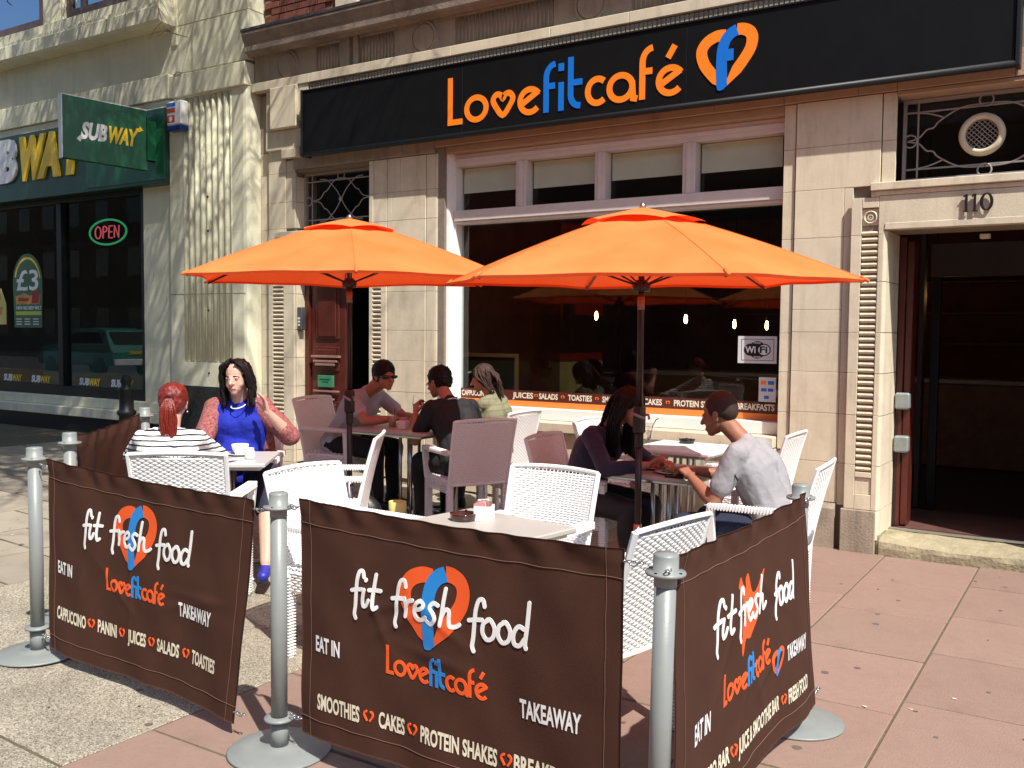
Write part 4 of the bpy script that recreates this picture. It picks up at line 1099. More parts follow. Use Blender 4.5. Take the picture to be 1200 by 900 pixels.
P2 = thing('window_poster', 'small yellow poster at the left edge of the sandwich shop window', 'poster', (-13.2, G+.15, 1.65))
q = MB(); q.prism([(-13.40, 1.66), (-12.98, 1.66), (-12.98, 1.95), (-13.10, 2.16), (-13.28, 2.16), (-13.40, 1.95)], fsw, 0, .003); q.build('poster_sheet', mat('pale_yellow_print', (.62, .52, .14), .5), P2)
q = MB(); q.prism([(-13.19+.07*cos(2*pi*i/16), 2.05+.08*sin(2*pi*i/16)) for i in range(16)], fsw, .0035, .0045); q.build('poster_print', M_greend, P2)
q = MB(); q.prism([(-13.36, 1.80), (-13.1, 1.79), (-13.06, 1.9), (-13.32, 1.92)], fsw, .0035, .0045); q.build('poster_print', mat('bread_print', (.5, .25, .07), .6), P2)
# hanging blade sign
BS = thing('projecting_sign', 'green projecting SUBWAY box sign above the sandwich shopfront', 'sign', (-9.44, 7.1, 3.45))
A_ = Vector((-9.672, 6.11, 0)); B_ = Vector((-9.436, 7.0, 0)); dv = (B_-A_); nv = Vector((dv.y, -dv.x, 0)).normalized()
def bp_(u, z, c): p = A_+dv*u+nv*c; return (p.x, p.y, z)
q = MB(); q.prism([(0, 3.47), (1, 3.44), (1, 4.115), (0, 4.145)], bp_, -.10, 0.0); q.build('sign_box', M_green, BS)
q = MB(); q.prism([(-.012, 3.465), (-.001, 3.465), (-.001, 4.15), (-.012, 4.15)], bp_, -.102, .002); q.prism([(-.012, 4.1475), (1, 4.117), (1, 4.125), (-.012, 4.156)], bp_, -.102, .002)
q.build('sign_edge', M_wlet, BS)
def blet(t, u0, u1, m):
    q = MB(); put_text(q, t, u0, u1, 0, .17, lambda a, b, c: bp_(a, 3.71+b-.012*a, c), .004, bold=.05, shear=.18*1.08); q.build('sign_letter', m, BS)
blet('SUB', .20, .50, M_wlet); blet('WAY', .50, .86, M_yellow)
q = MB(); q.prism([(.90, 3.86), (.955, 3.885), (.91, 3.93), (.905, 3.905), (.86, 3.895), (.86, 3.875)], bp_, .002, .005); q.build('sign_arrow', M_yellow, BS)
q = MB(); q.prism([(.155, 3.69), (.20, 3.66), (.21, 3.69), (.26, 3.70), (.25, 3.72), (.205, 3.715), (.20, 3.735)], bp_, .002, .005); q.build('sign_arrow', M_wlet, BS)
for z in (3.55, 4.0): MB().cbox(-9.47, -9.41, 6.99, 7.11, z, z+.05, .004).build('bracket', M_greend, BS)
MB().cbox(-9.50, -9.40, 6.985, 7.10, 3.55, 4.0, .004).build('mounting_box', M_green, BS)
# alarm box
AL = thing('alarm_box', 'white burglar alarm box with a blue base at the top of the fluted pilaster', 'alarm', (-9.02, G-.05, 3.87))
MB().cbox(-9.16, -8.90, G-.11, G-.001, 3.92, 4.19, .015).build('housing', M_white, AL)
MB().cbox(-9.155, -8.905, G-.115, G-.001, 3.86, 3.918, .01).build('light_cover', mat('blue_lamp_cover', (.01, .03, .2), .3), AL)
ml = mat('red_label', (.55, .06, .03), .5)
q = MB(); q.box(-9.145, -9.0, G-.113, G-.1105, 4.06, 4.11); q.box(-9.145, -9.01, G-.113, G-.1105, 3.95, 4.03); q.build('label_print', ml, AL)
q = MB(); q.box(-9.145, -9.0, G-.113, G-.1105, 4.13, 4.17); q.build('label_print', M_blue, AL)
q = MB(); q.prism([(-9.08+.03*cos(2*pi*i/12), 3.99+.03*sin(2*pi*i/12)) for i in range(12)], lambda a, b, c: (a, G-.113-c, b), 0, .001); q.build('label_print', M_wlet, AL)
MB().tube([(-9.10, G-.02, 4.19), (-9.11, G-.03, 4.5), (-9.05, G-.045, 4.53), (-8.98, G-.04, 4.51)], .008, 6).build('cable', M_iron, AL)
# black bollard by the shop
BO = thing('bollard', 'black cast-iron bollard beside the sandwich shop window', 'bollard', (-8.75, 6.2, gz(-8.75)))
zb = gz(-8.75)
MB().lathe([(.10, 0), (.10, .1), (.082, .13), (.075, .45), (.098, .47), (.098, .50), (.075, .52), (.07, .70), (.085, .72), (.085, .745), (.055, .76), (.05, .79), (.062, .81), (.058, .86), (.03, .885), (0, .89)], 20, (-8.75, 6.2, zb), caps=False).build('post', M_blackp, BO, smooth=True)

# ------------------------------------------------------------------ street behind the camera (lights and mirrors in the glass)
rb = random.Random(9)
wm = mat('dark_town_brick', (.10, .07, .055), .9, .2, .6, objvar=.2); wm2 = mat('opposite_window', (.03, .035, .04), .1)
x = -60
for k, lb in enumerate(['tall dark brick terrace house across the road', 'wide dark brick shop block across the road', 'narrow dark brick house across the road', 'plain dark brick house beyond the narrow one', 'low dark brick shop across the road', 'dark brick corner house across the road', 'dark brick block straight behind the camera', 'last dark brick house on the right across the road']):
    wd = [12, 14, 8, 11, 13, 10, 15, 14][k]; hh = [10, 9, 11, 9.5, 8, 10.5, 10, 11][k]
    b = thing('terrace_house', lb, 'building', (x+wd/2, -17.5, gz(x)), group='houses across the road')
    MB().box(x, x+wd-.02, -23, -17, gz(x)-.3, hh).build('wall', wm, b)
    MB().prism([(-23.3, hh), (-16.8, hh), (-16.8, hh+.15), (-20, hh+2.2), (-23.3, hh+.15)], lambda p, q, r: (r, p, q), x, x+wd-.02).build('roof', M_blackp, b)
    wme = MB().box(-.55, .55, -.03, .02, 0, 1.5)
    m1 = bpy.data.meshes.new('window'); m1.from_pydata(wme.v, [], wme.f); m1.materials.append(wm2)
    n_ = int(wd/2.4)
    for i in range(n_):
        for z in (1.0, 4.2, 7.0):
            if z+1.6 > hh: continue
            o = obj_from('window', m1, b); o.location = (x+wd*(i+.5)/n_-(x+wd/2), -16.99+17.5, z-gz(x)+.3); o.scale = (1, 1, 1) 
    x += wd
# parked green hatchback
def car(loc, rz, label, col):
    t = thing('parked_car', label, 'car', loc, rz, world_parts=False)
    m = mat('car_paint_'+label.split()[0], col, .25, spec=.8)
    side = [(-1.95, .35), (-1.98, .75), (-1.80, .98), (-1.45, 1.42), (-.9, 1.5), (.1, 1.46), (.75, 1.02), (1.7, .88), (1.92, .6), (1.92, .35)]
    mb = MB(); nseg = len(side); vs = []
    for (y, s) in ((-.82, 0), (-.80, 1), (0, 1), (.80, 1), (.82, 0)):
        for (a, z) in side:
            inset = .14 if z > 1.0 and abs(y) > .5 else 0
            vs.append((a, y*(1-inset), z if s else z*.97+.01))
    fs = []
    for r_ in range(4):
        for i in range(nseg): fs.append((r_*nseg+i, r_*nseg+(i+1) % nseg, (r_+1)*nseg+(i+1) % nseg, (r_+1)*nseg+i))
    fs += [tuple(reversed(range(nseg))), tuple(range(4*nseg, 5*nseg))]
    mb.add(vs, fs); mb.build('body', m, t, smooth=False)
    g = MB(); g.prism([(-1.78, 1.0), (-1.50, 1.38), (-1.47, 1.38), (-1.75, 1.0)], lambda a, b, c: (a-.03, c, b), -.62, .62); g.build('rear_window', M_signb, t)
    g = MB(); g.prism([(-1.5, 1.02), (-1.3, 1.36), (-.05, 1.36), (.5, 1.03)], lambda a, b, c: (a, c, b), -.80, .80); g.build('side_window', M_signb, t)
    MB().cbox(-2.05, -1.96, -.8, .8, .36, .55, .02).build('bumper', M_wlet, t)
    MB().box(-2.0, -1.985, -.28, .28, .70, .80).build('number_plate', M_yellow, t)
    for sx in (-1.25, 1.25):
        for sy in (-.76, .76):
            q = MB(); q.lathe([(0, -.09), (.24, -.09), (.31, -.06), (.31, .06), (.24, .09), (0, .09)], 18, (sx, sy, .31), Matrix.Rotation(radians(90), 3, 'X'), caps=False); q.build('wheel', M_blackp, t)
    return t
car((-27.2, -3.6, gz(-20)-.15), radians(180), 'teal green hatchback parked across the pavement edge', (.02, .20, .16))

# red and cream double-deck bus waiting at the far kerb
BU = thing('parked_bus', 'red and cream double-deck bus waiting across the road', 'bus', (-16.0, -5.0, -.15))
m_br = mat('bus_red', (.30, .02, .015), .3); m_bc = mat('bus_cream', (.62, .48, .16), .35)
def bus_side(z0, z1, x0=-21.5, x1=-10.6, r=.35):
    return [(x0, -3.8-r), (x0+r, -3.8), (x1-r, -3.8), (x1-.08, -3.9), (x1, -3.8-r), (x1, -6.25+r), (x1-r, -6.25), (x0+r, -6.25), (x0, -6.25+r)]
for (z0, z1, m, nm) in ((.15, .95, m_bc, 'lower_panel'), (.95, 1.15, m_br, 'waist_band'), (1.15, 2.05, M_signb, 'lower_window_band'), (2.05, 2.75, m_br, 'middle_panel'), (2.75, 3.6, M_signb, 'upper_window_band'), (3.6, 4.15, m_br, 'roof')):
    MB().prism(bus_side(z0, z1), lambda p, q, r: (p, q, r), z0+.002, z1).build(nm, m, BU)
for k in range(8):
    MB().cbox(-20.9+1.35*k, -20.8+1.35*k, -3.80, -3.78, 1.15, 2.05, .004).build('window_pillar', m_br, BU); MB().cbox(-20.9+1.35*k, -20.8+1.35*k, -3.80, -3.78, 2.75, 3.6, .004).build('window_pillar', m_br, BU)
for x in (-19.3, -12.9):
    for y in (-3.95, -6.1): MB().lathe([(0, -.14), (.40, -.14), (.48, -.1), (.48, .1), (.40, .14), (0, .14)], 24, (x, y, .33), Matrix.Rotation(radians(90), 3, 'X'), caps=False).build('wheel', M_blackp, BU)
MB().tube([(-10.7, -3.75, 2.6), (-10.35, -3.6, 2.62), (-10.3, -3.6, 2.3)], .03, 8).build('mirror_arm', M_blackp, BU)
MB().cbox(-10.4, -10.2, -3.75, -3.5, 1.85, 2.3, .03).build('mirror', M_blackp, BU)
# ------------------------------------------------------------------ street tree (bare), left of the picture
TR = thing('street_tree', 'bare street tree whose twigs hang into the top left corner', 'tree', (-8.3, 3.7, gz(-8.3)))
rt_ = random.Random(21)
mbt = MB(); twigs = MB()
def in_view(p):   # growth stops where it would enter the camera's view, so the crown stays unseen
    return p[1] > 0.3 and p[0] > -1.95*p[1] and p[2] < 1.8+0.56*p[1]
def grow(p, d, L, r, lev):
    n = 5; pts = [Vector(p)]; dd = Vector(d).normalized(); rr = [r]
    for i in range(n):
        j = Vector((rt_.uniform(-1, 1), rt_.uniform(-1, 1), rt_.uniform(-.7, .8)))*(.16+.05*lev)
        dd = (dd+j+Vector((0, 0, .03 if lev < 3 else -.02))).normalized()
        q = pts[-1]+dd*(L/n)
        if lev > 0 and in_view(q): break
        pts.append(q); rr.append(r*(1-.5*(i+1)/n))
    if len(pts) < 2: return
    (mbt if lev < 3 else twigs).tube(pts, rr, 7 if lev < 2 else (5 if lev < 3 else 3), caps=False)
    if lev >= 5: return
    nb = [7, 7, 8, 6, 3][lev]
    for k in range(nb):
        i = min(len(pts)-1, 1+int((len(pts)-1)*(k+1)/(nb+.2))) if lev else len(pts)-1-(k % 2)
        base = pts[i]; ax = Vector((rt_.uniform(-1, 1), rt_.uniform(-1, 1), rt_.uniform(-.15, .8))).normalized()
        if lev == 0:
            an = 2*pi*k/nb+.4; ax = Vector((cos(an)*.85, sin(an)*.85, .75))
        nd = (dd*.45+ax*.85).normalized()
        grow(base, nd, L*rt_.uniform(.56, .78), max(.0065, rr[i]*.68), lev+1)
grow((-8.3, 3.7, gz(-8.3)), (.06, .0, 1), 4.4, .20, 0)
for d_ in ((.9, -.55, .55), (.7, -.75, .8), (.95, -.25, .75), (-.1, -.9, .7)): grow((-8.12, 3.7, 4.3), d_, 4.2, .10, 1)
mbt.build('trunk', M_bark, TR, smooth=True)
# the drooping twig seen at the top left
def droop(pts, r0):
    P = catmull([Vector(p) for p in pts], 6)
    twigs.tube(P, [r0*(1-.75*i/len(P)) for i in range(len(P))], 4, caps=False)
    for i in range(4, len(P)-2, 3):
        d = Vector((rt_.uniform(-1, 1), rt_.uniform(-.5, .5), rt_.uniform(-1, .3))).normalized()
        L = rt_.uniform(.08, .28)
        twigs.tube([P[i], P[i]+d*L*.5, P[i]+d*L+Vector((0, 0, -.03))], [.003, .002, .0012], 3, caps=False)
droop([(-7.6, 4.6, 5.2), (-6.25, 4.55, 4.35), (-6.02, 4.55, 4.02), (-5.90, 4.55, 3.80), (-5.66, 4.55, 3.70)], .010)
droop([(-7.4, 4.7, 5.0), (-6.9, 4.6, 4.5), (-6.55, 4.6, 4.2), (-6.42, 4.6, 4.1)], .007)
droop([(-6.9, 4.6, 4.75), (-6.4, 4.6, 4.35), (-6.15, 4.6, 4.25), (-5.95, 4.6, 4.2)], .006)
tw = twigs.build('twigs', M_bark, TR); tw['kind'] = 'stuff'
# ------------------------------------------------------------------ barrier posts
def make_post(loc, label):
    t = thing('barrier_post', label, 'post', loc, world_parts=False, group='posts of the cafe barrier')
    MB().lathe([(0, 0), (.192, 0), (.196, .004), (.19, .009), (.10, .016), (.045, .020), (.04, .024), (0, .024)], 56, caps=False).build('base_disc', M_post, t, smooth=True)
    MB().lathe([(.0, .02), (.031, .02), (.031, .955), (0, .955)], 28, caps=False).build('pole', M_post, t, smooth=True)
    mb = MB(); mb.lathe([(.0325, .90), (.0325, .928), (.056, .932), (.058, .937), (.056, .942), (.036, .946), (.036, .985), (.033, .992), (0, .994)], 32, caps=False)
    mb.build('top_collar', M_post, t, smooth=True)
    mb = MB(); mb.lathe([(.032, .118), (.056, .122), (.058, .127), (.056, .132), (.032, .136)], 32, caps=False); mb.lathe([(.0325, .02), (.0345, .02), (.0345, .12), (.0325, .12)], 28, caps=False)
    mb.build('bottom_collar', M_post, t, smooth=True)
    mb = MB()
    for k in range(4): an = pi/4+k*pi/2; mb.lathe([(0, .9415), (.005, .9425), (.005, .9445), (0, .945)], 8, (.049*cos(an), .049*sin(an), 0), caps=False)
    mb.build('collar_hole', M_blackp, t)
    return t
post0 = make_post((0, 0, 0), '')
PL, PM, PF, PR = (-4.28, 2.535), (-2.62, 2.50), (-1.035, 2.42), (-1.045, 3.87)
PB, PC = (-4.62, 2.93), (-5.37, 3.94)
for i, (p, lb) in enumerate([(PL, 'grey barrier post at the left corner of the front banners'), (PM, 'grey barrier post between the two front banners'),
        (PF, 'nearest grey barrier post, between the middle and the right banner'), (PR, 'grey barrier post at the far end of the right banner'),
        (PB, 'grey barrier post just behind the left corner post'), (PC, 'grey barrier post beside the red-haired woman')]):
    o = post0 if i == 0 else copy_tree(post0)
    o.location = (p[0], p[1], gz(p[0])+.002); o['label'] = lb; o.rotation_euler = (0, 0, i*1.1)
    if i == 2: o.rotation_euler = (0.012, 0.012, 0.6)

# ------------------------------------------------------------------ banners
RES[0] = .010
def banner(label, A, B, z1, z0, seed, flip=False, skew=0.0, print_=None):
    """cloth from ground point A to B (as read left to right), top z1, bottom z0"""
    A = Vector((A[0], A[1], 0)); B = Vector((B[0], B[1], 0)); L = (B-A).length; t = (B-A)/L; n = Vector((t.y, -t.x, 0))  # n faces the reader
    g0 = gz(A.x); g1 = gz(B.x)
    th = thing('barrier_banner', label, 'banner', tuple((A+B)/2+Vector((0, 0, z0+(g0+g1)/2))), group='brown banners of the cafe barrier')
    rb_ = random.Random(seed); ph = [rb_.uniform(0, 6.28) for _ in range(12)]
    H = z1-z0
    def disp(u, v):
        s = u/L; w = v/H     # w: 0 bottom, 1 top
        d = .010*sin(2.2*pi*s+ph[0])*(1-w)*1.2+.006*sin(5*pi*s+ph[1])*(1-.7*w)
        d += .0030*sin(9*s*pi+ph[2]+3*w)*sin(3*w*pi+ph[3])
        d += .006*noise.noise((u*2.6+seed*7, v*2.6, 0))+.0035*noise.noise((u*7+seed*7, v*5, 3))
        g = max(0.0, (w-.88)/.12)                        # gathered hem
        d += g*(.0045*sin(u*34+w*30+ph[4]+1.2*sin(u*9+ph[5]))+.0028*sin(u*57-w*20+ph[6]))
        if w > .93: d += .007*(w-.93)/.07
        # creases in the print area
        for k in range(5):
            cx = .2+.6*((ph[k+6]*1.7) % 1); cy = .25+.5*((ph[k+5]*2.3) % 1); an = ph[k+3]
            q = ((s-cx)*L*cos(an)+(w-cy)*H*sin(an)); r = (-(s-cx)*L*sin(an)+(w-cy)*H*cos(an))
            d += .0042*exp(-(q/.020)**2-(r/.15)**2)
        return d
    def sag(s, w):
        zt = -.014*sin(pi*s)*w-.004*sin(9*s+ph[7])*(1-w)
        return zt
    def fr(u, v, c):
        s = u/L; w = v/H
        uu = u-skew*(1-w)*s*L*.3
        p = A+t*uu+n*(disp(u, v)+c)
        return (p.x, p.y, g0+(g1-g0)*s+z0+v+sag(s, w))
    NX, NZ = 150, 110
    mb = MB()
    for side, off in ((0, 0.0), (1, -.004)):
        b0 = len(mb.v)
        for j in range(NZ+1):
            for i in range(NX+1): mb.v.append(fr(L*i/NX, H*j/NZ, off))
        for j in range(NZ):
            for i in range(NX):
                a = b0+j*(NX+1)+i; q = (a, a+1, a+NX+2, a+NX+1)
                mb.f.append(q if side == 0 else tuple(reversed(q))); mb.m.append(0)
    n1 = (NX+1)*(NZ+1)
    edge = [j*(NX+1) for j in range(NZ+1)]; edge2 = [j*(NX+1)+NX for j in range(NZ+1)]
    bot = list(range(NX+1)); top = [NZ*(NX+1)+i for i in range(NX+1)]
    for e, rv in ((edge, 1), (edge2, 0), (bot, 0), (top, 1)):
        for a, b in zip(e[:-1], e[1:]):
            q = (a, b, b+n1, a+n1); mb.f.append(q if not rv else tuple(reversed(q))); mb.m.append(0)
    cl = mb.build('cloth', M_ban, th, smooth=True)
    st = MB()
    for v in (H-.088, .070): st.tube([fr(L*i/60, v+.0015*sin(i*.9), .0012) for i in range(61)], .0016, 5)
    for u in (.055, L-.055): st.tube([fr(u+.001*sin(j), H*j/40, .0012) for j in range(41)], .0012, 5)
    st.build('stitching', M_thread, th)
    # hooks and little chains to the posts
    for (u, v) in ((0, H-.035), (L, H-.035), (0, .05), (L, .05)):
        p = Vector(fr(u, v, 0)); sgn = -1 if u == 0 else 1
        q = MB()
        for k in range(3):
            c = p+t*sgn*(.010+.020*k)+Vector((0, 0, -.004*k if k < 2 else 0.002))
            R_ = [c+(t*cos(a*pi/5)*.013+(Vector((0, 0, 1)) if k % 2 else n)*sin(a*pi/5)*.007) for a in range(10)]
            q.tube(R_, .0026, 6, closed=True)
        q.build('chain_link', M_steel, th, smooth=True)
    return th, fr, L, H
SCRIPT = {
 'f': [[(.62, .86), (.55, 1.02), (.40, 1.0), (.30, .75), (.27, .40), (.25, .0), (.22, -.25), (.28, -.38)], [(.05, .42), (.30, .47), (.55, .50)]],
 'i': [[(.14, .50), (.08, .22), (.12, .03), (.28, .06), (.38, .22)], [(.20, .78), (.21, .80)]],
 't': [[(.32, 1.0), (.24, .55), (.22, .20), (.30, .02), (.46, .08)], [(.02, .52), (.28, .55), (.58, .56)]],
 'r': [[(.08, .52), (.14, .30), (.13, .0)], [(.13, .26), (.24, .46), (.42, .52)]],
 'e': [[(.06, .26), (.32, .34), (.42, .46), (.28, .56), (.10, .42), (.06, .20), (.18, .02), (.36, .02), (.50, .12)]],
 's': [[(.46, .54), (.28, .58), (.16, .44), (.30, .28), (.38, .12), (.22, -.04), (.02, .04)]],
 'h': [[(.20, 1.05), (.14, .55), (.10, .0)], [(.11, .20), (.24, .46), (.38, .44), (.40, .20), (.46, .04), (.66, .06), (.80, .14)]],
 'o': [[(.30, .55), (.10, .42), (.06, .18), (.22, .0), (.44, .08), (.50, .32), (.36, .52), (.24, .54)]],
 'd': [[(.44, .46), (.22, .50), (.06, .28), (.10, .04), (.30, .02), (.46, .20)], [(.56, 1.15), (.54, .55), (.50, .10), (.54, -.02)]],
}
def script_word(w, x, z, s, fr, m, parent, rise=0.0, wid=1.0, r=.0071):
    adv = {'f': .52, 'i': .36, 't': .55, 'r': .44, 'e': .50, 's': .50, 'h': .82, 'o': .56, 'd': .6}
    mb = MB(); x0 = x; kk = [0]
    for ch in w:
        for st in SCRIPT[ch]:
            P = catmull([Vector(p) for p in st], 5)
            q2 = [(x+p.x*s*wid+.06*s*p.y, z+p.y*s+rise*(x-x0)) for p in P]
            kk[0] += 1; d0 = .0012; d1 = .0033+.00007*kk[0]
            ribbon(mb, q2, 2*r, fr, d0, d1)
            for e, o_ in ((q2[0], q2[1]), (q2[-1], q2[-2])):
                an = atan2(e[1]-o_[1], e[0]-o_[0])
                mb.prism([(e[0]+r*cos(an+a_), e[1]+r*sin(an+a_)) for a_ in (-pi/2, -pi/3, -pi/6, 0, pi/6, pi/3, pi/2)], fr, d0, d1)
        x += adv[ch]*s*wid
    mb.build('lettering', m, parent)
def heart_mark(fr, x, z, s, parent):
    h = catmull([Vector((p[0], p[1])) for p in heart2(x, z, s)], 2, True); q = MB()
    k = len(h); a = [tuple(p) for p in h]
    ribbon(q, a[1:k//2-2], s*.34, lambda p, q_, c: fr(p, q_, c), .0, .0030)
    ribbon(q, a[k//2+3:k], s*.34, lambda p, q_, c: fr(p, q_, c), .0, .0030)
    q.build('heart_mark', M_bor, parent)
def word(fr, t, a, b, z, h, m, parent, bold=.032, tilt=0.0):
    q = MB(); f2 = lambda x, y, c: fr(x, y+tilt*(x-a), c)
    put_text(q, t, a, b, z, h, f2, .0022, bold=bold); q.build('lettering', m, parent)
def banner_print(th, fr, L, H, z0, row, flogo=True, cu=.69):
    Z = lambda z: z-z0
    mk = lambda a, b, c: fr(a, b, c)
    if flogo: logo(mk, cu-.015, Z(.700), .150, (M_bor, M_bbl), th, th=.0014, withf=False, inc=.0006)
    script_word('fit', cu-.395, Z(.640), .125, fr, M_bwh, th, wid=.74)
    script_word('fresh', cu-.21, Z(.645), .120, fr, M_bwh, th, wid=.92)
    script_word('food', cu+.125, Z(.632), .125, fr, M_bwh, th, wid=.83)
    love(mk, cu-.225, Z(.425), .058, .87, (M_bor, M_bbl), th, track=.0, th=.0018, inc=.0002)
    word(fr, 'EAT IN', .085, .215, Z(.435), .055, M_bwh, th)
    word(fr, 'TAKEAWAY', .985, 1.215, Z(.405), .058, M_bwh, th)
    for (t, a, b) in row:
        if t == '*': heart_mark(fr, a, Z(.250), .022, th)
        elif t: word(fr, t, a, b, Z(.222), .055, M_bcr, th, tilt=-.008)
th, fr, L, H = banner('brown barrier banner at the left front reading CAPPUCCINO PANINI JUICES SALADS TOASTIES', (-4.165, 2.53), (-2.745, 2.505), .955, .055, 1, skew=.28)
banner_print(th, fr, L, H, .055, [('CAPPUCCINO', .085, .325), ('*', .36, 0), ('PANINI', .405, .545), ('*', .585, 0), ('JUICES', .635, .765), ('*', .805, 0), ('SALADS', .85, 1.0), ('*', 1.045, 0), ('TOASTIES', 1.09, 1.265)])
th, fr, L, H = banner('brown barrier banner in the middle front reading SMOOTHIES CAKES PROTEIN SHAKES', (-2.505, 2.50), (-1.155, 2.435), .985, .105, 2)
banner_print(th, fr, L, H, .105, [('SMOOTHIES', .10, .315), ('*', .355, 0), ('CAKES', .40, .515), ('*', .55, 0), ('PROTEIN SHAKES', .59, .90), ('*', .935, 0), ('BREAKFASTS', .965, 1.22)], cu=.66)
th, fr, L, H = banner('brown barrier banner on the right side with an orange dancing figure', (-.995, 2.425), (-.985, 3.70), .990, .08, 4, skew=-.57)
Z = lambda z: z-.08
mk = lambda a, b, c: fr(a, b, c)
dn = catmull([Vector((p[0]-.062, .543+(p[1]-.49)*.893)) for p in [(.60, .80), (.575, .765), (.59, .755), (.612, .735), (.62, .65), (.60, .60), (.59, .53), (.60, .49), (.625, .55), (.67, .54), (.72, .565), (.76, .60), (.745, .64), (.775, .70), (.83, .775), (.785, .76), (.735, .715), (.70, .72), (.675, .785), (.66, .80), (.645, .775), (.65, .745), (.62, .77)]], 3, True)
def inside(px, py, poly):
    c = False; n = len(poly)
    for i in range(n):
        a, b = poly[i], poly[i-1]
        if (a.y > py) != (b.y > py) and px < (b.x-a.x)*(py-a.y)/(b.y-a.y)+a.x: c = not c
    return c
q = MB(); cs = .0028
for i in range(110):
    for j in range(120):
        px, py = .50+i*cs, .53+j*cs
        if inside(px+cs/2, py+cs/2, dn): q.add([mk(px+a*cs, Z(py+b*cs), .0012) for a, b in ((0, 0), (1, 0), (1, 1), (0, 1))], [(0, 1, 2, 3)])
q.build('dancing_figure', M_bor, th)
script_word('fit', .295, Z(.655), .125, fr, M_bwh, th, wid=.92)
script_word('fresh', .49, Z(.650), .125, fr, M_bwh, th, wid=.84)
script_word('food', .862, Z(.620), .122, fr, M_bwh, th, wid=.68)
love(mk, .385, Z(.42), .062, .84, (M_bor, M_bbl), th, track=.0, th=.002, inc=.0002)
logo(mk, .885, Z(.405), .055, (M_bor, M_bbl), th, th=.0018, withf=False, inc=.0006)
word(fr, 'EAT IN', .14, .272, Z(.39), .062, M_bwh, th)
word(fr, 'TAKEAWAY', .976, 1.166, Z(.375), .060, M_bwh, th)
for (t, a, b) in [('ESPRESSO BAR', .13, .435), ('*', .466, 0), ('JUICE & SMOOTHIE BAR', .497, .893), ('*', .936, 0), ('FRESH FOOD', .974, 1.176)]:
    if t == '*': heart_mark(fr, a, Z(.245-(a-.13)*.02), .022, th)
    else: word(fr, t, a, b, Z(.215-(a-.13)*.02), .058, M_bcr, th)
banner('plain brown barrier banner at the far left beside the red-haired woman', (PC[0]+.05, PC[1]-.07), (PB[0]-.05, PB[1]+.07), .965, .10, 5)

RES[0] = None
